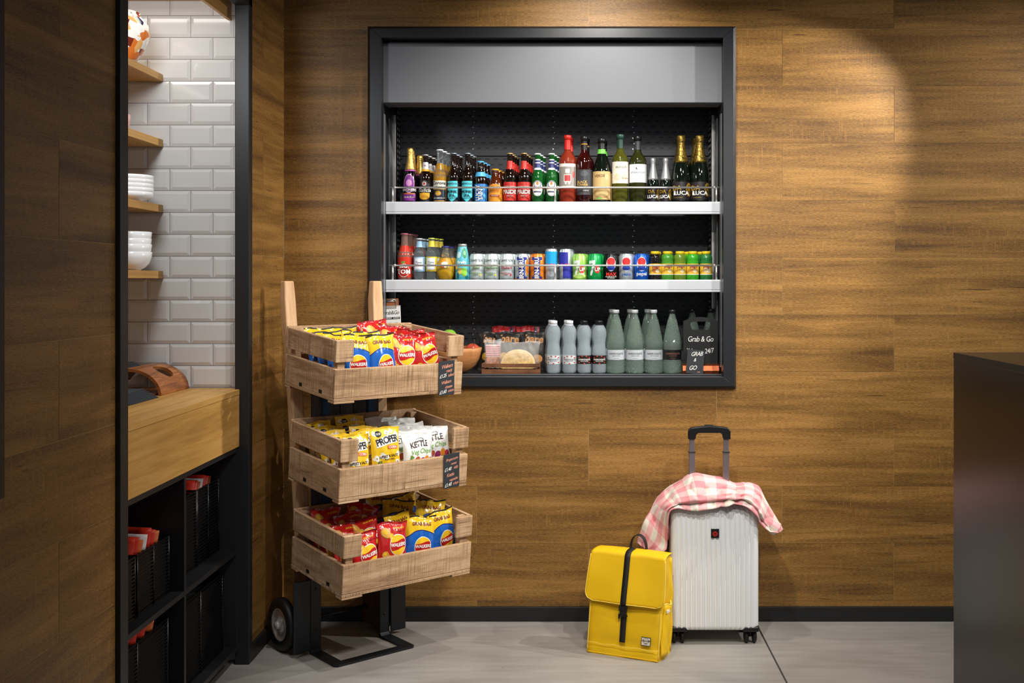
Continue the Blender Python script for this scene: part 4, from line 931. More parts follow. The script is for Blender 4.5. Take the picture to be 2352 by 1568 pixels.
used = set()
def put(kind, var, M, label, group):
    o = proto[kind][var % 3]
    if o.name in used: c = o.copy(); COL.objects.link(c); o = c
    else: used.add(o.name)
    o.matrix_world = M; cat = 'popcorn packet' if kind == 'pop' else 'crisp packet'
    return tag(o, label, cat, group)

# ------------------------------------------------------------------ sack truck with three crates
TH = 41*D2R; TX, TYY = -.978, 4.67
truck = thing('sack_truck', 'old wooden sack truck with steel toe plate standing in the corner', 'sack truck', (TX, TYY, 0), TH)
def post(mb, side):
    rows = []
    for k in range(15):
        z = .40+(1.16)*k/14; x = side*(.180+.035*z/1.56); y = .037+.110*z/1.56+(.02*math.sin((z-1.2)*6) if z > 1.2 else 0)
        wd = .026; dp = .025
        if k == 14: wd *= .86; dp *= .8
        rows.append([(x-wd, y-dp, z), (x+wd, y-dp, z), (x+wd, y+dp, z), (x-wd, y+dp, z)])
    ids = [mb.add(r) for r in rows]; off = random.uniform(0, 40)
    for j in range(14):
        for k in range(4):
            z0, z1 = rows[j][0][2], rows[j+1][0][2]
            mb.face((ids[j]+k, ids[j]+(k+1) % 4, ids[j+1]+(k+1) % 4, ids[j+1]+k), POST, [(z0+off, k*.3), (z0+off, k*.3+.05), (z1+off, k*.3+.05), (z1+off, k*.3)], False)
    mb.face([ids[0]+k for k in range(4)], POST); mb.face([ids[-1]+k for k in range(4)], POST)
for s in (-1, 1):
    mb = MB(); post(mb, s); mb.build('upright', truck, .006, 3)
    mb = MB(); xx = s*.165; mb.box(xx-.020, xx+.020, .012, .16, .035, .40, OLDW, 2); mb.build('axle_block', truck, .003)
    mb = MB(); L0 = .006
    mb.prism([(-.10, 0), (.008, 0), (.008, .42), (0, .42), (0, .018), (-.012, .0065), (-.10, .0065)], xx-.024, xx+.024, STEEL, 'yz')
    o = mb.build('toe_bracket', truck, .002)
    mb = MB(); xc_ = s*(.165+.066); mb.box(xc_-.040, xc_+.036, -.010, -.004, .018, .315, STEEL); mb.build('wheel_guard', truck, .006, 3)
    for zz in (.10, .27):
        mb = MB(); mb.lathe([(.0055, 0), (.005, .002), (0, .0026)], BLKM, 12, c=(0, 0)); M = Matrix.Translation((xx, -.0002, zz)) @ Matrix.Rotation(90*D2R, 4, 'X'); mb.build('bolt', truck, M=M)
mb = MB()   # toe plate frame: flat steel loop on the floor
xo, xi, y0, y1 = .189, .141, -.212, -.168
lp = [[(-xo, -.002), (-xo, y0+.012), (-xo+.012, y0), (xo-.012, y0), (xo, y0+.012), (xo, -.002)], [(-xi, -.002), (-xi, y1-.004), (-xi+.004, y1), (xi-.004, y1), (xi, y1-.004), (xi, -.002)]]
pl = lp[0]+lp[1][::-1]
A = mb.add([(p[0], p[1], .0) for p in pl]); B = mb.add([(p[0], p[1], .009) for p in pl])
for k in range(5):
    for Z in (A, B): mb.face((Z+k, Z+k+1, Z+10-k, Z+11-k), STEEL)
for k in range(12): mb.face((A+k, A+(k+1) % 12, B+(k+1) % 12, B+k), STEEL)
mb.build('toe_plate', truck, .003)
mb = MB(); mb.box(-.16, .16, .045, .058, .42, 1.26, GREYW, 2)
for k in range(5): mb.box(-.157+k*.064, -.157+k*.064+.058, .036, .046, .42, 1.26, GREYW, 2)
mb.build('back_board', truck, .002)
BLUEM = mat('worn_blue_paint', '#1f4f7a', .6, var=.2, vs=30)
for x in (-.105, .115): mb = MB(); mb.box(x-.014, x+.014, .026, .035, .36, 1.26, BLUEM); mb.build('blue_strap', truck, .001)
for z in (.46, .90, 1.22): mb = MB(); mb.box(-.20, .20, .060, .085, z-.03, z+.03, OLDW, 0); mb.build('cross_rail', truck, .002)
mb = MB(); mb.tube([(-.262, .120, .112), (.238, .120, .112)], .009, STEEL, 12); mb.build('axle', truck)
RUB = mat('black_rubber', '#0d0d0e', .5); HUBM = mat('zinc_hub', '#c3c5c7', .3, .6)
for x in (-.258, .228):
    wh = thing('wheel', '', ''); del wh['label']; del wh['category']
    wh.parent = truck; wh.location = (x, .120, .1135); wh.rotation_euler = (0, 90*D2R, 0)
    mb = MB(); pr = [(.066+.0, -.016), (.080, -.021), (.098, -.021), (.109, -.014), (.1128, 0), (.109, .014), (.098, .021), (.080, .021), (.066, .016), (.066, -.016)]
    mb.lathe(pr, RUB, 56, cap=False); mb.build('tyre', wh)
    mb = MB()
    for s in (-1, 1): mb.lathe([(.070, s*.015), (.066, s*.018), (.062, s*.014), (.058, s*.006), (.036, s*.006), (.030, s*.012), (.024, s*.020), (.018, s*.020), (.016, s*.026), (.010, s*.034), (.0, s*.034)], HUBM, 48, cap=False)
    mb.build('hub', wh)

def crate(label, fc, tilt=5.3):
    """fc = world position of the front bottom centre; local x along the front, y towards the back"""
    t = thing('wooden_crate', label, 'crate', fc, TH, 'wooden crates on the sack truck')
    t.rotation_mode = 'XYZ'; R = Matrix.Rotation(TH, 4, 'Z') @ Matrix.Rotation(tilt*D2R, 4, 'X')
    t.matrix_world = Matrix.Translation(fc) @ R
    W, Dp, B = .30, .43, .016
    def bd(name, *b, g=0, bev=.003):
        mb = MB(); mb.box(*b, CRATE, g); return mb.build(name, t, bev)
    zl0, zl1, zu0, zu1 = .022, .137, .163, .250
    bd('lower_front_board', -W, W, 0, B, zl0, zl1, g=2 if False else 0)
    bd('lower_back_board', -W, W, Dp-B, Dp, zl0, zl1); bd('upper_back_board', -W, W, Dp-B, Dp, zu0, zu1+.004)
    for s in (-1, 1):
        a, b_ = sorted((s*W, s*(W-B)))
        mb = MB()                                 # lower side board with two small notches near its bottom edge
        mb.box(a, b_, B+.0005, Dp-B-.0005, zl0, zl1, CRATE, 1)
        for yy in (.10, .27):
            c_, d_ = sorted((s*(W-.001), s*(W+.0008))); mb.box(c_, d_, yy, yy+.026, zl0+.003, zl0+.018, mat('notch_dark', '#15100c', .9))
        mb.build('lower_side_board', t, .003)
        bd('upper_side_board', a, b_, B+.0005, Dp-B-.0005, zu0, zu1, g=1)
        e, f = sorted((s*W, s*(W-.078))); bd('upper_front_stub', e, f, 0, B, zu0, zu1, g=2)
        e, f = sorted((s*(W-B-.001), s*(W-B-.034)))
        for y_ in (B+.0005, Dp-B-.034): bd('corner_post', e, f, y_, y_+.033, .02, zu1-.004, g=2)
        a, b_ = sorted((s*W, s*(W-.09))); 
        for y_ in (.0, Dp-.05): bd('foot_batten', a, b_, y_, y_+.05, 0, .0085, g=0, bev=.002)
    bd('base_rim', -W, W, 0, Dp, .009, .0215, g=0, bev=.002)
    return t
OF = .013
def fcv(x, y, z): return (x+math.sin(TH)*-OF*0, y, z)
c1 = crate('upper wooden crate on the sack truck, filled with blue and red crisp packets', (-.7265, 4.425, 1.080))
c2 = crate('middle wooden crate on the sack truck, filled with popcorn and white crisp packets', (-.7025, 4.396, .697))
c3 = crate('lower wooden crate on the sack truck, filled with red and blue crisp packets', (-.6855, 4.377, .331))
bpy.context.view_layer.update()
def fill(cr, items, cname):
    Mc = cr.matrix_world.copy()
    for it in items:
        kind, x, y, z, yaw, tilt, roll, var, desc = it
        M = Mc @ Matrix.Translation((x, y, z+.03)) @ Matrix.Rotation(yaw*D2R, 4, 'Z') @ Matrix.Rotation(-tilt*D2R, 4, 'X') @ Matrix.Rotation(roll*D2R, 4, 'Y')
        o = put(kind, var, M, desc+' in the '+cname, {'blue': 'blue and yellow crisp packets in the ', 'red': 'red crisp packets in the ', 'pop': 'yellow popcorn packets in the ', 'ket': 'white crisp packets in the '}[kind]+cname)
fill(c1, [
 ('blue', -.175, .060, .042, -3, 10, 2, 0, 'blue packet with yellow top at the front left'),
 ('blue', -.050, .050, .040, 4, 10, -4, 1, 'blue packet with yellow top at the front middle'),
 ('blue', -.190, .130, .045, 2, 26, 3, 2, 'yellow topped blue packet, second row left'),
 ('blue', -.070, .120, .050, -2, 24, 0, 0, 'yellow topped blue packet, second row middle'),
 ('blue', -.185, .200, .050, -4, 30, -3, 1, 'yellow topped blue packet, third row left'),
 ('blue', -.065, .195, .050, 2, 30, 4, 2, 'yellow topped blue packet, third row middle'),
 ('blue', -.195, .275, .052, 3, 26, 2, 0, 'yellow topped blue packet, back row left'),
 ('blue', -.075, .280, .050, 0, 26, -2, 1, 'yellow topped blue packet, back row middle'),
 ('red', .045, .085, .034, -8, 12, 6, 0, 'red packet half hidden beside the front blue one'),
 ('red', .100, .150, .040, -62, 10, 4, 1, 'red packet turned side on near the middle'),
 ('red', .185, .070, .032, -6, 12, -12, 2, 'red packet leaning at the front right'),
 ('red', .190, .150, .035, 10, 16, -6, 0, 'red packet, second row right'),
 ('red', .060, .185, .060, -14, 20, 8, 2, 'red packet, third row middle'),
 ('red', .070, .255, .075, 6, 20, -6, 1, 'red packet standing highest, near the back middle'),
 ('red', .195, .225, .030, -8, 22, -4, 1, 'red packet, third row right'),
 ('red', .050, .325, .050, 4, 18, 8, 0, 'red packet, back row middle'),
 ('red', .190, .300, .012, 4, 20, 6, 2, 'red packet, back row right'),
], 'upper crate')
fill(c2, [
 ('pop', -.195, .055, .022, 3, 10, 2, 0, 'yellow popcorn packet at the front left'),
 ('pop', -.060, .045, .040, -2, 10, -2, 1, 'yellow popcorn packet at the front middle'),
 ('pop', -.205, .115, .012, -3, 20, 4, 2, 'yellow popcorn packet, second row left'),
 ('pop', -.080, .115, .024, 3, 22, -3, 0, 'yellow popcorn packet, second row middle'),
 ('pop', -.200, .175, .016, 2, 22, -3, 1, 'yellow popcorn packet, third row left'),
 ('pop', -.075, .180, .022, -4, 22, 3, 2, 'yellow popcorn packet, third row middle'),
 ('pop', -.205, .240, .020, -2, 20, 4, 0, 'yellow popcorn packet, fourth row left'),
 ('pop', -.080, .250, .026, 2, 20, 0, 1, 'yellow popcorn packet, fourth row middle'),
 ('pop', -.195, .310, .026, 5, 16, -4, 2, 'yellow popcorn packet, back row left'),
 ('pop', -.070, .320, .036, -3, 14, 2, 0, 'yellow popcorn packet, back row middle'),
 ('ket', .095, .055, .034, 2, 12, 2, 0, 'white packet with green lettering at the front middle'),
 ('ket', .195, .085, .045, -4, 12, -3, 1, 'white packet with green lettering at the front right'),
 ('ket', .070, .120, .035, 4, 22, 3, 2, 'white packet, second row middle'),
 ('ket', .190, .150, .038, -3, 24, -4, 0, 'white packet, second row right'),
 ('ket', .080, .190, .042, 2, 24, 4, 1, 'white packet, third row middle'),
 ('ket', .180, .215, .042, -2, 24, -3, 2, 'white packet, third row right'),
 ('ket', .085, .255, .046, 4, 24, 2, 0, 'white packet, fourth row middle'),
 ('ket', .175, .285, .046, -3, 22, -3, 1, 'white packet, fourth row right'),
 ('ket', .090, .330, .050, 2, 16, 3, 2, 'white packet, back row middle'),
], 'middle crate')
fill(c3, [
 ('red', -.165, .060, .008, 3, 10, -3, 0, 'red packet at the front left'),
 ('red', -.050, .050, .034, -4, 10, 2, 1, 'red packet at the front middle'),
 ('red', -.200, .125, .030, 18, 22, 6, 2, 'red packet, second row left'),
 ('red', -.100, .135, .040, -8, 26, -6, 0, 'red packet, second row middle'),
 ('red', -.215, .205, .030, -6, 26, 8, 1, 'red packet, third row left'),
 ('red', -.110, .215, .044, 8, 24, -4, 2, 'red packet, third row middle'),
 ('red', -.205, .290, .052, 4, 16, 2, 0, 'red packet at the back left corner'),
 ('red', -.085, .300, .056, -24, 14, 12, 1, 'red packet, back row, left of the middle'),
 ('blue', .085, .060, .036, -4, 10, 4, 0, 'blue packet with yellow top at the front middle'),
 ('blue', .215, .065, .046, 6, 10, -6, 1, 'blue packet with yellow top at the front right'),
 ('blue', .060, .125, .040, 6, 20, -4, 2, 'yellow topped blue packet, second row middle'),
 ('blue', .190, .150, .066, -8, 14, 5, 0, 'yellow topped blue packet, second row right'),
 ('blue', .060, .215, .070, -16, 20, 8, 1, 'yellow topped blue packet, third row middle'),
 ('blue', .165, .235, .080, 10, 20, -5, 2, 'yellow topped blue packet, third row right'),
 ('blue', .040, .310, .085, 14, 14, 6, 0, 'yellow topped blue packet, back row middle'),
 ('blue', .150, .320, .105, -20, 12, -8, 1, 'yellow topped blue packet standing highest at the back right'),
], 'lower crate')

# slate price cards
SLATE = mat('slate_card', '#2f3236', .7); CHK = M_('#e8e6e2', .8); CORAL = M_('#e0957c', .8)
def slate(M, w_, h_, lines, label, name='price_card', t_=.003, cat='price card'):
    t = thing(name, label, cat); t.matrix_world = M
    mb = MB(); mb.box(-w_/2, w_/2, 0, t_, 0, h_, SLATE); mb.build('slate', t, .0006)
    mb = MB()
    for s, sz, x, z, m in lines: mb.a_text(s, sz*.86, x*.9, z, m, lambda a, b: (a, -.0005, b), .008, .4, .12, .85, .86)
    mb.build('handwriting', t); return t
for cr, nm, L in ((c1, 'upper', (('Walkers', .026, 0, .122, CORAL), ('ready', .021, .012, .103, CORAL), ('£1.25', .024, -.022, .082, CHK), ('salted', .020, .022, .084, CORAL), ('Walkers', .023, -.004, .055, CORAL), ('cheese', .021, .010, .035, CORAL), ('£1.60', .024, -.022, .014, CHK), ('onion', .020, .022, .018, CORAL))),
                  (c2, 'middle', (('Propercorn', .020, 0, .122, CORAL), ('sweet', .018, .010, .103, CORAL), ('£1.40', .024, -.022, .080, CHK), ('salty', .020, .022, .086, CORAL), ('Kettle', .024, -.008, .056, CORAL), ('vegetable', .018, .010, .036, CORAL), ('£1.40', .024, -.020, .014, CHK), ('crisps', .019, .022, .018, CORAL)))):
    M = cr.matrix_world @ Matrix.Translation((.222, -.0045, .002)) @ Matrix.Rotation(-3*D2R, 4, 'Y')
    slate(M, .078, .145, L, 'small slate price card with coral handwriting on the %s crate' % nm)

# ------------------------------------------------------------------ more things on the fridge deck
def flatpack(name, label, cat, w_, h_, t_, base, art, M, seed, group=None):
    o = packet(name, w_, h_, t_, seed, base, art); o.matrix_world = M; return tag(o, label, cat, group)
def TM(px, Y, z, yaw=0, tilt=0, roll=0): return Matrix.Translation((PX(px, Y), Y, z)) @ Matrix.Rotation(yaw*D2R, 4, 'Z') @ Matrix.Rotation(-tilt*D2R, 4, 'X') @ Matrix.Rotation(roll*D2R, 4, 'Y')
OR = mat('pouch_red', '#cc2524', .35, bump=.1, bs=60)
def art_olly(mb, f, w, h):
    mb.a_text("OLLY'S", .026, 0, h*.72, PWH, f(.0014), .02); mb.a_ell(0, h*.84, .008, .009, PWH, f(.0012), 18, 1, .8)
    mb.a_band(w*.28, w*.42, h*.80, h*.99, M_('#4a2350', .4), f(.0012), 4, 4); mb.a_text('8', .016, w*.35, h*.86, PWH, f(.0018), .02)
    mb.a_band(-w*.48, w*.48, h*.955, h*.965, M_('#a31a1a', .4), f(.0010), 10, 1)
YP = 5.36
for k, px in enumerate((1157, 1212)):
    flatpack('olive_pouch', 'red olive pouch with white lettering behind the dark snack bags, %s of two' % ('left', 'right')[k], 'pouch', .115, .20, .03, OR, art_olly, TM(px, YP, SD+.012, 0, 2), 50+k, 'red pouches at the back of the deck')
BAR = mat('film_charcoal', '#2b2725', .45, bump=.2, bs=60); TAN = M_('#d0955a', .5)
def art_bare(mb, f, w, h): mb.a_text('bare', .052, w*.04, h*.80, TAN, f(.0016), .03, .1); crisp(mb, f, -w*.2, h*.35, .02, .02); mb.a_ell(w*.2, h*.3, .024, .02, TAN, f(.0012), 18, 1)
for k, (px, Y, z, yaw, ds) in enumerate(((1224, 5.24, SD+.006, -4, 'rightmost, fully readable'), (1168, 5.25, SD+.006, 5, 'middle one, partly hidden by the clear bags'), (1128, 5.27, SD+.002, -8, 'leftmost, beside the fruit bowl'))):
    flatpack('snack_bag', 'charcoal snack bag with tan lettering, '+ds, 'snack bag', .130, .185, .045, BAR, art_bare, TM(px, Y, z, yaw, 6), 60+k, 'charcoal snack bags on the deck')
BREAD = mat('bread_crumb', '#d9b777', .85, var=.22, vs=90, bump=.5, bs=90); CRUST = mat('bread_crust', '#e3c48c', .7, var=.12, vs=40)
CLR = mat('clear_film', '#ffffff', .05, coat=1, alpha=.16)
sw = thing('sandwich', 'wrapped sandwich on sliced bread standing in the little slatted box', 'sandwich', (PX(1190, 5.16), 5.16, SD+.022), 0)
def arc(n, r0, r1, hh): return [(r0*math.cos(math.pi*k/n), hh*max(0, math.sin(math.pi*k/n))**.7) for k in range(n+1)]
mb = MB(); mb.prism(arc(24, .082, 0, .088), -.026, .026, CRUST, 'xz', True); mb.build('crust', sw, .003)
mb = MB(); mb.prism([(x*.9, z*.84) for x, z in arc(24, .082, 0, .088)], -.0275, -.0262, BREAD, 'xz'); mb.build('cut_face', sw)
mb = MB()
S = packet_surface(.21, .125, .085, 71, .01, .004)
for side in (-1, 1): mb.grid(lambda i, j: S(-.105+.21*i/24, .125*j/18, side), 24, 18, CLR, True, flip=side > 0)
mb.build('clear_wrapper', sw)
pk = thing('pastry_bag', 'clear bag with pink striped card and reddish snack left of the sandwich', 'snack bag', (PX(1132, 5.165), 5.165, SD+.022), 8*D2R)
mb = MB(); S2_ = packet_surface(.082, .135, .04, 75, .008, .003)
for side in (-1, 1): mb.grid(lambda i, j: S2_(-.041+.082*i/16, .135*j/18, side), 16, 18, CLR, True, flip=side > 0)
mb.build('clear_wrapper', pk)
mb = MB(); mb.box(-.034, .034, -.010, .012, .002, .055, mat('snack_reddish', '#a8704f', .7, var=.4, vs=70, bump=.6, bs=80)); mb.build('snack_filling', pk, .008, 3)
mb = MB(); mb.box(-.034, .034, -.008, -.006, .055, .112, M_('#d9bcb4'))
for k in range(5): mb.box(-.034, .034, -.0095, -.0082, .060+k*.01, .064+k*.01, M_('#b5606a'))
mb.build('striped_card', pk)
bxx = thing('slatted_box', 'small dark stained slatted box holding wrapped food on the deck', 'box', (PX(1175, 5.15), 5.15, SD), 0)
BW = wood('stained_slat', '#3f2415', '#6b4226', '#86583a', .6, band=(3, 20), saw=.3, sawdark=True); xw = .137
for z0, z1 in ((.003, .021), (.030, .048)):
    for y0, y1 in ((-.058, -.052), (.052, .058)): mb = MB(); mb.box(-xw, xw, y0, y1, z0, z1, BW, 0); mb.build('slat', bxx, .001)
for s in (-1, 1):
    mb = MB(); a, b_ = sorted((s*xw, s*(xw-.006))); mb.box(a, b_, -.0515, .0515, .003, .048, BW, 1); mb.build('end_panel', bxx, .001)
    for y in (-.050, .044): mb = MB(); a, b_ = sorted((s*(xw-.0065), s*(xw-.0135))); mb.box(a, b_, y, y+.006, .003, .050, BW, 2); mb.build('corner_post', bxx, .0005)
mb = MB(); mb.box(-xw, xw, -.058, .058, 0, .0028, BW, 0); mb.build('base', bxx)

# chalkboard with copper base and small card
cbx = PX(1609, 5.10)
cb = thing('chalkboard', 'black arched chalkboard reading Grab & Go in a copper holder', 'sign', (cbx, 5.10, SD+.004), 0)
W2, H = .0805, .262
CHB = mat('chalkboard_black', '#131415', .55)
n = 40; out = [(-W2, .02)]; out += [(-W2, H-.03)]+[(-W2+2*W2*k/16, H-.03+.03*math.sin(math.pi*(.12+.76*k/16)) ) for k in range(17)]+[(W2, H-.03), (W2, .02)]
# outline and slot resampled to equal counts
def resample(pl, n):
    P_ = pl+[pl[0]]; d = [0]
    for a, b in zip(P_, P_[1:]): d.append(d[-1]+math.dist(a, b))
    o = []
    for k in range(n):
        t = d[-1]*k/n; j = max(i for i in range(len(d)-1) if d[i] <= t+1e-12); f = (t-d[j])/max(1e-9, d[j+1]-d[j])
        o.append((P_[j][0]+(P_[j+1][0]-P_[j][0])*f, P_[j][1]+(P_[j+1][1]-P_[j][1])*f))
    return o
def holed(mb, out, inn, y0, y1, m, T=None):
    n = 96; c = (sum(p[0] for p in inn)/len(inn), sum(p[1] for p in inn)/len(inn))
    def ray(pl, a):
        best = None; dx, dz = math.cos(a), math.sin(a)
        for p, q in zip(pl, pl[1:]+pl[:1]):
            ex, ez = q[0]-p[0], q[1]-p[1]; den = dx*ez-dz*ex
            if abs(den) < 1e-12: continue
            t = ((p[0]-c[0])*ez-(p[1]-c[1])*ex)/den; s = ((p[0]-c[0])*dz-(p[1]-c[1])*dx)/den
            if t > 0 and -1e-9 <= s <= 1+1e-9 and (best is None or t > best): best = t
        return (c[0]+dx*best, c[1]+dz*best)
    angs = sorted([2*math.pi*k/n-math.pi for k in range(n)]+[math.atan2(p[1]-c[1], p[0]-c[0]) for p in out])
    O = [ray(out, a) for a in angs]; I = [ray(inn, a) for a in angs]; N_ = len(angs)
    for y in (y0, y1):
        A = mb.add([(p[0], y, p[1]) for p in O]); B = mb.add([(p[0], y, p[1]) for p in I])
        for k in range(N_): mb.face((A+k, A+(k+1) % N_, B+(k+1) % N_, B+k), m)
    for Lp in (O, I):
        A = mb.add([(p[0], y0, p[1]) for p in Lp]); B = mb.add([(p[0], y1, p[1]) for p in Lp])
        for k in range(N_): mb.face((A+k, A+(k+1) % N_, B+(k+1) % N_, B+k), m)
slot = [(-.046, .236), (-.048, .226), (-.040, .204), (-.03, .202), (.03, .202), (.040, .204), (.048, .226), (.046, .236), (.03, .241), (-.03, .241)]
mb = MB(); holed(mb, out, slot, 0, .008, CHB); mb.build('board', cb)
for s, sz, x, z, ro in (('Grab & Go', .036, 0, .158, .0), ('Yoko', .026, -.045, .105, -.05), ('24/7', .032, .040, .103, .1)): mb = MB(); mb.a_text(s, sz, x, z, CHK, lambda a, b: (a, -.0006, b), 0, .15, ro, .9, .82); mb.build('chalk_lettering', cb)
COP = mat('copper', '#8f4a2e', .3, .85, var=.12, vs=60)
mb = MB(); mb.prism([(-.018, -.003), (.026, -.003), (.030, .012), (.024, .036), (.0085, .044), (-.0005, .044), (-.014, .036), (-.022, .012)], -.086, .086, COP, 'yz'); mb.build('copper_base', cb, .002)
slate(Matrix.Translation((PX(1595, 5.055), 5.055, SD+.004)) @ Matrix.Rotation(5*D2R, 4, 'Y') @ Matrix.Rotation(-8*D2R, 4, 'X'), .080, .112, (('GRAB', .032, .004, .092, CHK), ('&', .026, -.004, .064, CHK), ('GO', .034, -.012, .026, CHK), ('....', .03, .020, .016, CORAL)), 'small grey card reading GRAB & GO leaning on the copper holder', 'counter_card', .003, 'sign')
# clipboard
cp = thing('clipboard', 'wooden clipboard with a white price list leaning at the left of the deck', 'clipboard'); cp.matrix_world = Matrix.Translation((PX(907, 5.10), 5.10, SD+.002)) @ Matrix.Rotation(-3*D2R, 4, 'Y') @ Matrix.Rotation(-5*D2R, 4, 'X')
mb = MB(); mb.box(-.062, .030, 0, .004, 0, .352, mat('clipboard_brown', '#a5643c', .5, var=.1)); mb.build('backing_board', cp, .004)
mb = MB(); mb.box(-.060, .038, -.0012, -.0004, .03, .318, M_('#dddcda')); mb.box(-.050, .034, -.0017, -.0013, .254, .264, INK)
mb.a_text('Grab&Go', .026, -.008, .285, INK, lambda a, b: (a, -.0018, b), 0, .2, 0, .85, .85); mb.a_text('BREAKFAST   LUNCH', .008, -.008, .259, PWH, lambda a, b: (a, -.0021, b), .01)
for r_ in range(6):
    for c_ in range(3): mb.box(-.045+c_*.028, -.045+c_*.028+.012+.003*((r_*c_) % 2), -.0017, -.0013, .236-r_*.014, .238-r_*.014, M_('#8a8a8a'))
mb.build('price_list', cp)
mb = MB(); mb.tube([(-.032, -.004, .312), (-.034, -.010, .335), (-.030, -.012, .345), (.0, -.014, .348), (.016, -.012, .345), (.020, -.010, .335), (.018, -.004, .312)], .0022, SIL, 8); mb.box(-.034, .020, -.004, -.0015, .306, .318, SIL); mb.tube([(-.034, -.003, .340), (.020, -.003, .340)], .005, SIL, 10); mb.build('metal_clip', cp)

# ------------------------------------------------------------------ white ribbed suitcase
CW = mat('case_white', '#eceeef', .33, coat=.25, bump=.05, bs=1200); CBK = mat('case_black_plastic', '#121213', .4)
SFY = 4.665; sx0, sx1 = PX(1541, SFY), PX(1744, SFY); scx = (sx0+sx1)/2; sw_ = sx1-sx0; sz0, sz1 = PZ(1449, SFY), PZ(1160, SFY); sdp = .225
case = thing('suitcase', 'white ribbed hard shell cabin suitcase standing by the wooden wall', 'suitcase', (scx, SFY+sdp/2, 0), 0)
def rr(hx, hy, r, n):    # rounded rectangle outline with many points along the front for the ribs
    pts = []
    NF = 190
    for k in range(NF+1): pts.append((-hx+r+(2*hx-2*r)*k/NF, -hy, 'f'))
    for k in range(1, n): a = -math.pi/2+math.pi/2*k/n; pts.append((hx-r+r*math.cos(a), -hy+r+r*math.sin(a), 's'))
    for k in range(9): pts.append((hx, -hy+r+(2*hy-2*r)*k/8, 's'))
    for k in range(1, n): a = math.pi/2*k/n; pts.append((hx-r+r*math.cos(a), hy-r+r*math.sin(a), 's'))
    for k in range(9): pts.append((hx-r-(2*hx-2*r)*k/8, hy, 'b'))
    for k in range(1, n): a = math.pi/2+math.pi/2*k/n; pts.append((-hx+r+r*math.cos(a), hy-r+r*math.sin(a), 's'))
    for k in range(9): pts.append((-hx, hy-r-(2*hy-2*r)*k/8, 's'))
    for k in range(1, n): a = math.pi+math.pi/2*k/n; pts.append((-hx+r+r*math.cos(a), -hy+r+r*math.sin(a), 's'))
    return pts
base = rr(sw_/2, sdp/2, .026, 7); NP_ = len(base); rp_ = .0207
levels = []; RT = .042
for k in range(10): a = math.pi/2*k/9; levels.append((sz0+RT*.5*(1-math.cos(math.pi/2-a)) if False else sz0+.022*(1-math.cos(a))*1.0, .022*(1-math.sin(a)), math.sin(a)))
for k in range(1, 30): levels.append((sz0+.022+(sz1-RT-sz0-.022)*k/30, 0, 1))
for k in range(12): a = math.pi/2*k/11; levels.append((sz1-RT+RT*math.sin(a), RT*(1-math.cos(a)), max(0, 1-(k/8)**2)))
mb = MB(); ids = []
for z, ins, amp in levels:
    ring = []
    for x, y, tg in base:
        X = x*(1-ins/(sw_/2)); Y = y*(1-ins/(sdp/2)*.9)
        if tg == 'f' and abs(x) < .173:
            c = .5+.5*math.cos(2*math.pi*x/rp_); q = c**2.6; ed = min(1, (.173-abs(x))/.006)
            Y -= .0052*q*amp*ed
        ring.append((X, Y, z))
    ids.append(mb.add(ring))
for j in range(len(ids)-1):
    for k in range(NP_): mb.face((ids[j]+k, ids[j]+(k+1) % NP_, ids[j+1]+(k+1) % NP_, ids[j+1]+k), CW, None, True)
mb.face([ids[0]+k for k in range(NP_)][::-1], CW); mb.face([ids[-1]+k for k in range(NP_)], CW)
mb.build('shell', case)
hx, hy = sw_/2, sdp/2
mb = MB(); pts = [(x*1.006, y*.0+0, 0) for x, y, _ in base]
mb.tube([(-hx+.0, .012, sz0+.06), (-hx+.0, .012, sz1-.055), (-hx+.045, .012, sz1-.008), (hx-.045, .012, sz1-.008), (hx, .012, sz1-.055), (hx, .012, sz0+.06)], .006, CBK, 8); mb.build('zip_seam', case)
for s in (-1, 1):     # black corner guards round the wheel mounts
    for sy in (-1, 1):
        a, b_ = sorted((s*(hx+.003), s*(hx-.072))); c_, d_ = sorted((sy*(hy+.0035), sy*(hy-.06)))
        mb = MB(); mb.box(a, b_, c_, d_, sz0-.006, sz0+.021, CBK); mb.build('corner_guard', case, .012, 4)
        wx, wy = s*(hx-.034), sy*(hy-.036)
        cst = thing('caster', '', ''); del cst['label']; del cst['category']; cst.parent = case; cst.location = (wx, wy, 0)
        mb = MB(); mb.lathe([(.010, .028), (.012, .050), (.021, sz0-.004)], CBK, 20); mb.build('caster_stem', cst)
        for q in (-1, 1):
            mb = MB(); mb.lathe([(0, -.009), (.020, -.009), (.0275, -.005), (.0284, 0), (.0275, .005), (.020, .009), (0, .009)], RUB, 36, cap=False)
            M = Matrix.Translation((q*.0175, 0, .0287)) @ Matrix.Rotation(90*D2R, 4, 'Y'); mb.build('wheel', cst, M=M)
# side handles
for s, z0, z1, y in ((-1, .29, .52, .03), (1, .23, .41, .055)):
    mb = MB(); d = .012 if s < 0 else .016
    mb.tube([(s*(hx-.002), y, z0), (s*(hx+d*.8), y, z0+.02), (s*(hx+d), y, (z0+z1)/2), (s*(hx+d*.8), y, z1-.02), (s*(hx-.002), y, z1)], .006, CBK, 8, flat=(1.8, .8)); mb.build('side_handle', case)
zt_ = PZ(978, 4.80); ph0, ph1 = PX(1589, 4.80)-scx, PX(1667.5, 4.80)-scx; ry = 4.80-(SFY+sdp/2)
TEL = mat('telescopic_aluminium', '#9a8f92', .3, .7)
for x in (ph0, ph1):
    mb = MB(); mb.box(x-.0135, x+.0135, ry-.008, ry+.008, sz1-.10, zt_-.115, TEL); mb.box(x-.0165, x+.0165, ry-.010, ry+.010, zt_-.118, zt_-.112, BLKM); mb.box(x-.0115, x+.0115, ry-.0065, ry+.0065, zt_-.115, zt_-.045, TEL); mb.build('pull_rod', case, .004, 3)
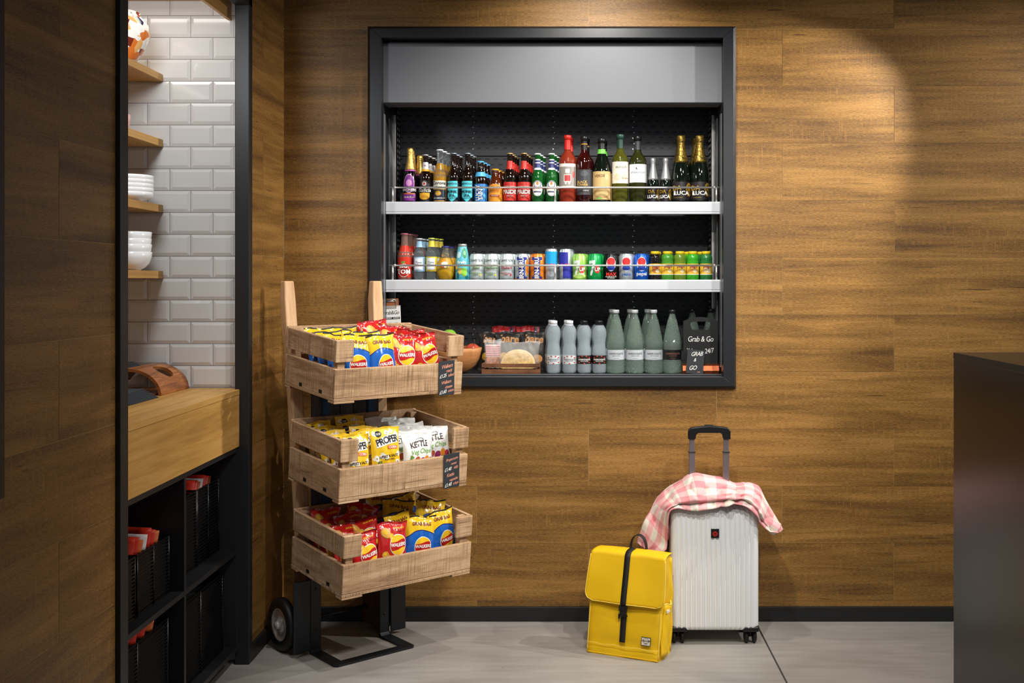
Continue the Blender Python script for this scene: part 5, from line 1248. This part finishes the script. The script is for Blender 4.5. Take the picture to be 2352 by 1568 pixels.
mb = MB(); gx0, gx1 = ph0-.017, ph1+.019
o_ = [(gx0, zt_-.058), (gx0, zt_-.020), (gx0+.012, zt_-.006), (gx0+.06, zt_), ((gx0+gx1)/2, zt_+.002), (gx1-.06, zt_), (gx1-.012, zt_-.006), (gx1, zt_-.020), (gx1, zt_-.058), (gx1-.032, zt_-.058), (gx1-.036, zt_-.036), (gx1-.046, zt_-.030), (gx0+.046, zt_-.030), (gx0+.036, zt_-.036), (gx0+.032, zt_-.058)]
mb.prism(o_[::-1], ry-.014, ry+.014, CBK, 'xz'); mb.build('grip', case, .005, 3)
mb = MB(); mb.box((ph0+ph1)/2-.018, (ph0+ph1)/2+.018, ry-.009, ry+.009, zt_+.001, zt_+.006, BLKM); mb.build('release_button', case, .002)
# badge
bxm = PX(1642, SFY)-scx; bz = PZ(1224, SFY)
mb = MB(); yb_ = -hy-.0075; mb.box(bxm-.017, bxm+.017, yb_, yb_+.012, bz-.019, bz+.019, CBK); fb = lambda a, b: (a, yb_-.0008, b); RD = M_('#c22a22')
mb.a_ell(bxm, bz-.001, .011, .011, RD, fb, 30, 1, .72); mb.a_ell(bxm, bz-.001, .0062, .0062, RD, fb, 24, 1); fb2 = lambda a, b: (a, yb_-.0012, b)
mb.a_band(bxm-.0042, bxm+.0042, bz-.0022, bz+.0002, CBK, fb2, 1, 1); mb.a_band(bxm-.0012, bxm+.0012, bz-.0052, bz+.0032, CBK, fb2, 1, 1); mb.build('badge', case, .0006)

# ------------------------------------------------------------------ pink gingham shirt draped over the case
gm = bpy.data.materials.new('gingham'); gm.use_nodes = True; nt = gm.node_tree; N = nt.nodes; L = nt.links; b = N['Principled BSDF']; b.inputs['Roughness'].default_value = .9; b.inputs['Sheen Weight'].default_value = .2
uv = N.new('ShaderNodeUVMap'); uv.uv_map = 'grain'; sp = N.new('ShaderNodeSeparateXYZ'); L.new(uv.outputs[0], sp.inputs[0])
def m2(op, a, c=None):
    x = N.new('ShaderNodeMath'); x.operation = op
    for i, v in enumerate((a, c)):
        if v is None: continue
        if isinstance(v, (int, float)): x.inputs[i].default_value = v
        else: L.new(v, x.inputs[i])
    return x.outputs[0]
sa = m2('LESS_THAN', m2('FRACT', m2('DIVIDE', sp.outputs[0], .104)), .5); sb = m2('LESS_THAN', m2('FRACT', m2('DIVIDE', sp.outputs[1], .098)), .5)
q = m2('MULTIPLY', m2('ADD', sa, sb), .5); rp = N.new('ShaderNodeValToRGB'); rp.color_ramp.interpolation = 'LINEAR'
for i, (p, c) in enumerate(((0, '#dfd7c8'), (.5, '#e4adab'), (1, '#db888c'))):
    e = rp.color_ramp.elements[i] if i in (0,) else (rp.color_ramp.elements[1] if i == 2 and len(rp.color_ramp.elements) == 2 else rp.color_ramp.elements.new(p))
    e.position = p; e.color = lin(c)+(1,)
L.new(q, rp.inputs[0]); L.new(rp.outputs[0], b.inputs['Base Color'])
tcn = N.new('ShaderNodeTexNoise'); tcn.inputs['Scale'].default_value = 900; L.new(uv.outputs[0], tcn.inputs['Vector']); bp = N.new('ShaderNodeBump'); bp.inputs['Strength'].default_value = .15; bp.inputs['Distance'].default_value = .001; L.new(tcn.outputs[0], bp.inputs['Height']); L.new(bp.outputs[0], b.inputs['Normal'])
cols = [((1463, 1246), (1503, 1274)), ((1477, 1200), (1530, 1262)), ((1492, 1180), (1533, 1225)), ((1508, 1158), (1538, 1178)), ((1535, 1132), (1556, 1168)), ((1562, 1108), (1583, 1172)), ((1590, 1086), (1606, 1173)), ((1626, 1092), (1634, 1169)), ((1664, 1101), (1660, 1164)), ((1692, 1115), (1688, 1158)), ((1720, 1114), (1715, 1165)), ((1746, 1130), (1738, 1186)), ((1767, 1162), (1746, 1202)), ((1786, 1192), (1764, 1218)), ((1798, 1213), (1783, 1223))]
def cr_(a, b, c, d, t): return tuple(.5*((2*b[i])+(-a[i]+c[i])*t+(2*a[i]-5*b[i]+4*c[i]-d[i])*t*t+(-a[i]+3*b[i]-3*c[i]+d[i])*t**3) for i in range(len(b)))
flatc = [a+b_ for a, b_ in cols]
def colat(s):
    n_ = len(flatc)-1; f = min(n_-1e-6, s*n_); i = int(f); t = f-i; g_ = lambda k: flatc[max(0, min(n_, k))]
    return cr_(g_(i-1), g_(i), g_(i+1), g_(i+2), t)
NU, NV = 110, 46
YR, YF, YB = 4.795, 4.632, 4.91
fold_mask = lambda s: min(1, max(0, (s-.03)/.1))*min(1, max(0, (.97-s)/.1))
def cloth(i, j):
    s, v = i/NU, j/NV
    rx, ry_, fx_, fy_ = colat(s)
    hang = min(1, max(0, (.24-s)/.16))+min(1, max(0, (s-.80)/.14))        # the parts hanging beside the case
    yr = YR-.02*hang; yf = YF+.045*hang; yb = YB-.02*hang
    R = Vector((PX(rx, yr), yr, PZ(ry_, yr))); Fp = Vector((PX(fx_, yf), yf, PZ(fy_, yf)))
    Bk = Vector((R.x+.03*(-1 if s > .5 else 1)*hang+(.0), yb, min(R.z-.03, max(.60, R.z-.11)) if hang < .5 else R.z-.03))
    if v < .34:
        t = v/.34; p = Bk.lerp(R, t); p.z += .03*math.sin(math.pi*t)*(1-hang*.6)
        ds = (1-t)
    else:
        t = (v-.34)/.66; p = R.lerp(Fp, t); bul = math.sin(math.pi*t**.9)
        p.y -= .035*bul*(1-.5*hang); p.z += (.022 if ry_ < 1130 else .010)*bul*(1-hang)
        # long horizontal tuck near the front edge, as the hem turns under
        tuck = math.exp(-((t-.86)/.045)**2)*fold_mask(s)*(1-hang*.8); p.y += .020*tuck
        roll = math.exp(-((t-.76)/.06)**2)*fold_mask(s)*(1-hang*.8); p.y -= .010*roll
    nn = mnoise.noise(Vector((s*7+3, v*4, 1.3)))*.014+mnoise.noise(Vector((s*16, v*9, 7.3)))*.007+mnoise.noise(Vector((s*34, v*16, 2.1)))*.003-.016*max(0, .16-abs(mnoise.noise(Vector((s*9+v*3, v*3.5-s*4, 4.4)))))/.16*.8
    diag = math.sin(s*34+v*9+2*math.sin(v*5))*.0035*(1+1.4*hang)
    edge = math.sin(math.pi*min(1, max(0, v)))**.5 if 0 < v < 1 else .15
    p.y -= (nn+diag)*(.45+.55*edge)*(1 if v > .3 else .4); p.z += nn*.5*(.3+.7*edge)*(0 if .3 < v < .38 else 1)
    # crossing fold where the right sleeve starts
    d_ = (s-.66)+(v-.75)*.22; p.y -= .016*math.exp(-(d_/.022)**2)*(1 if v > .38 else 0); p.y += .012*math.exp(-((d_+.04)/.016)**2)*(1 if v > .38 else 0)
    return p
mb = MB(); mb.grid(cloth, NU, NV, gm, True, uvf=lambda i, j: (i/NU*.98, j/NV*.40+.02*math.sin(i*.09)))
shirt = mb.build('gingham_shirt', solid=.0018, recalc=False); tag(shirt, 'pink and cream gingham shirt draped over the top of the white suitcase', 'shirt')
# sleeve fold hanging in shade under the left side
mb = MB()
def slv(i, j):
    a = 2*math.pi*i/28; t = j/18
    cx_ = PX(1525-16*t+6*math.sin(t*3), 4.76); z_ = PZ(1172+97*t, 4.76); rx_ = .024*(1-.1*t)*(1+.25*math.sin(2*a+t*5)); 
    return (cx_+rx_*math.cos(a)*(1+.15*math.sin(3*a+6*t)), 4.76+.028*math.sin(a)*(1+.2*math.sin(a*2+t*4)), z_+.004*math.sin(3*a))
mb.grid(slv, 28, 18, gm, True, cu=True, uvf=lambda i, j: (i/28*.15+.3, j/18*.2))
o = mb.build('sleeve', solid=.0015, recalc=False); o.parent = shirt
mb = MB()
def cuf(i, j):
    a = 2*math.pi*i/28; t = j/10
    x0_, z0_ = PX(1752, 4.72), PZ(1192, 4.72); x1_, z1_ = PX(1786, 4.71), PZ(1217, 4.71); r_ = .022+.006*t; dx, dz = x1_-x0_, z1_-z0_; L_ = math.hypot(dx, dz); nx, nz = -dz/L_, dx/L_
    c_ = math.cos(a)*r_*(1+.15*math.sin(3*a)); return (x0_+dx*t+nx*c_, 4.715+math.sin(a)*.026, z0_+dz*t+nz*c_)
mb.grid(cuf, 28, 10, gm, True, cu=True, uvf=lambda i, j: (i/28*.14+.1, j/10*.1))
o = mb.build('cuff', solid=.0015, recalc=False); o.parent = shirt

# ------------------------------------------------------------------ yellow backpack
YB_ = mat('bag_yellow', '#e8b90c', .55, bump=.15, bs=1400, spec=.4); YBD = mat('bag_stitch', '#f0d35a', .6); STR = mat('black_webbing', '#15120f', .6, bump=.3, bs=900)
A_ = -24*D2R
bag = thing('backpack', 'bright yellow flap backpack with a black centre strap on the floor', 'backpack', (.177, 4.51, 0), A_)
HX, DP, HB = .163, .17, .405
def lean(z): return .052*(z/HB)
def dep(z): return DP*(1-.42*(z/HB)**1.3)
def bagp(i, j, NUb=64, NVb=22):
    z = HB*j/NVb; a = 2*math.pi*i/NUb; hx_ = HX+.006*math.sin(math.pi*z/HB); d_ = dep(z)
    ex = 12.0; c_, s_ = math.cos(a), math.sin(a); rr_s = (abs(c_)**ex+abs(s_)**ex)**(-1/ex)
    x = hx_*c_*rr_s; y = d_/2*s_*rr_s
    if j == 0: x *= .995; y *= .985
    if j == NVb: x *= .985; y *= .8
    sag = mnoise.noise(Vector((x*9, z*9, 3)))*.006
    if s_ < -.2: y += sag-.010*math.sin(math.pi*min(1, z/.12))*0+.006*math.exp(-((z-.05)/.02)**2)
    if c_ > .5: x += -.014*math.sin(math.pi*z/HB)*(1-abs(y)/(d_/2))+mnoise.noise(Vector((y*20, z*14, 8)))*.008
    return (x, lean(z)+DP/2+(y-(DP-d_)*.10), z)
mb = MB(); mb.grid(bagp, 64, 22, YB_, True, cu=True)
top = [bagp(i, 22) for i in range(64)]; i0 = mb.add(top); mb.face(range(i0, i0+64), YB_, None); bot = [bagp(i, 0) for i in range(64)]; i0 = mb.add(bot); mb.face(range(i0, i0+64), YB_)
mb.build('bag_body', bag)
def fronty(z): return lean(z)+DP/2-dep(z)/2-(DP-dep(z))*.10
# flap: from behind the top edge, over, down the front
FW = .180; zb_ = .215
def flap(i, j, off=0, FWx=None):
    u = -1+2*i/36; v = j/30
    wz = FWx or (.164+.016*v)
    x = u*wz
    topy = lean(HB)+DP/2+dep(HB)/2-.02
    if v < .22:
        t = v/.22; y = topy+(fronty(HB)-.006-topy)*t; z = HB+.010+.004*math.sin(math.pi*t)-.004*u*u
        if t > .8: z -= .004*((t-.8)/.2)**2
    else:
        t = (v-.22)/.78; z = HB+.006+(zb_-HB-.006)*t; 
        cr = max(0, t-.80)/.20
        if FWx is None and cr > 0:
            lim = 1-.22*(1-math.sqrt(max(0, 1-cr*cr*.999))); x = max(-wz*lim, min(wz*lim, x))
        y = fronty(min(z, HB))-.008-.012*t*(1-.3*u*u)-.002*math.sin(u*5+2)*t
    y += mnoise.noise(Vector((x*7, z*8, 5)))*.006*(v > .22)
    y -= off*(1 if v >= .22 else 0); z += off*(1 if v < .22 else 0)
    return Vector((x, y, z))
mb = MB(); mb.grid(flap, 36, 30, YB_, True)
fl = mb.build('flap', bag, solid=.0035, recalc=False)
mb = MB()
edge = [flap(0, j, .003) for j in range(8, 31)]+[flap(i, 30, .003) for i in range(1, 36)]+[flap(36, j, .003) for j in range(30, 7, -1)]
mb.tube(edge, .0018, YBD, 6); mb.build('flap_piping', fl)
# centre strap over the flap and down to the base
mb = MB(); SW_ = .0125; pts = []
def sp_(x):
    o = [flap(18, j, .006) for j in range(2, 31)]; o = [Vector((x, p.y, p.z)) for p in o]
    for z in [.205, .19, .17, .15, .13, .11, .09, .07, .062]: o.append(Vector((x, fronty(z)-.007-(.008 if z > .18 else 0), z)))
    return o
La, Lb = sp_(-SW_), sp_(SW_); i0 = mb.add(La+Lb); n_ = len(La)
for k in range(n_-1): mb.face((i0+k, i0+n_+k, i0+n_+k+1, i0+k+1), STR, None, True)
mb.build('centre_strap', bag, solid=.002, recalc=False)
mb = MB(); zk = .195; yk = fronty(zk)-.026; mb.box(-.018, .018, yk, yk+.010, zk-.006, zk+.014, CBK); mb.box(-.014, .014, yk+.001, yk+.009, zk-.022, zk-.006, CBK); mb.box(-.019, .019, yk+.001, yk+.010, zk-.030, zk-.022, CBK); mb.box(-.022, -.014, yk+.002, yk+.008, zk-.040, zk-.02, CBK); mb.build('buckle', bag, .002)
mb = MB(); hp = []
for k in range(21):
    a = math.pi*k/20; hp.append((.036*math.cos(a)+.012, lean(HB)+DP/2+.028, HB+.002+.068*math.sin(a)**.8))
mb.tube(hp, .010, STR, 8, flat=(.25, 1.3)) if False else None
lo = [(p[0], p[1]-.012, p[2]) for p in hp]; hi = [(p[0], p[1]+.012, p[2]) for p in hp]; i0 = mb.add(lo+hi)
for k in range(20): mb.face((i0+k, i0+21+k, i0+22+k, i0+k+1), STR, None, True)
mb.build('carry_handle', bag, solid=.003, recalc=False)
# woven patch
mb = MB(); pxx, pzz = .104, .078; fp = lambda e: (lambda a, b: (a, fronty(b)-.0075-e+.001, b))
mb.a_band(pxx-.021, pxx+.021, pzz-.017, pzz+.017, INK, fp(.0004), 4, 4); mb.a_band(pxx-.0185, pxx+.0185, pzz-.0145, pzz+.0145, M_('#d9d2bf'), fp(.0010), 4, 4)
mb.a_text('Herschel', .0098, pxx, pzz+.003, INK, fp(.0016), .02, .3, .05); mb.a_ell(pxx, pzz+.003, .013, .010, INK, fp(.0014), 24, 1, .9); mb.a_text('SUPPLY', .0045, pxx, pzz-.009, INK, fp(.0016), .02); mb.build('woven_patch', bag)
# base seam, side gusset strip, side pocket with tab
mb = MB(); mb.tube([(-HX+.004+2*(HX-.004)*k/20, fronty(.045)-.0058, .045+.002*math.sin(k)) for k in range(21)], .0012, YBD, 6)
mb.tube([(-HX+.006+2*(HX-.006)*k/20, fronty(.006)+.002, .005) for k in range(21)], .003, YB_, 6)
mb.tube([(HX-.005, fronty(z)+.003, z) for z in [.006+.02*k for k in range(19)]], .0022, YBD, 6); mb.tube([(-HX+.005, fronty(z)+.003, z) for z in [.006+.02*k for k in range(19)]], .0022, YBD, 6); mb.build('seam_piping', bag)
mb = MB(); mb.grid(lambda i, j: (HX-.010+.010*i/3+.0015*math.sin(j*.9), lean(HB*j/16)+DP/2+dep(HB*j/16)/2-.040+.012*i/3, .006+(HB-.016)*j/16), 3, 16, YB_, True); mb.build('back_gusset', bag, solid=.004, recalc=False)
mb = MB()
def pk_(i, j):
    z = .015+.205*j/12; yy = fronty(z)+.012+.085*i/10; return (HX+.002+.014*math.sin(math.pi*i/10)*(.6+.4*j/12)+.002*math.sin(j*1.3+i), yy, z+.004*math.sin(i))
mb.grid(pk_, 10, 12, YB_, True); pkt = mb.build('side_pocket', bag, solid=.003, recalc=False)
mb = MB(); mb.tube([pk_(i, 12) for i in range(11)], .003, YBD, 6); mb.box(HX+.012, HX+.0165, fronty(.2)+.020, fronty(.2)+.062, .188, .200, M_('#e6e0cf')); mb.build('pocket_tab', bag)

for k, v in proto.items():
    for o in v:
        if o.name not in used: bpy.data.objects.remove(o)
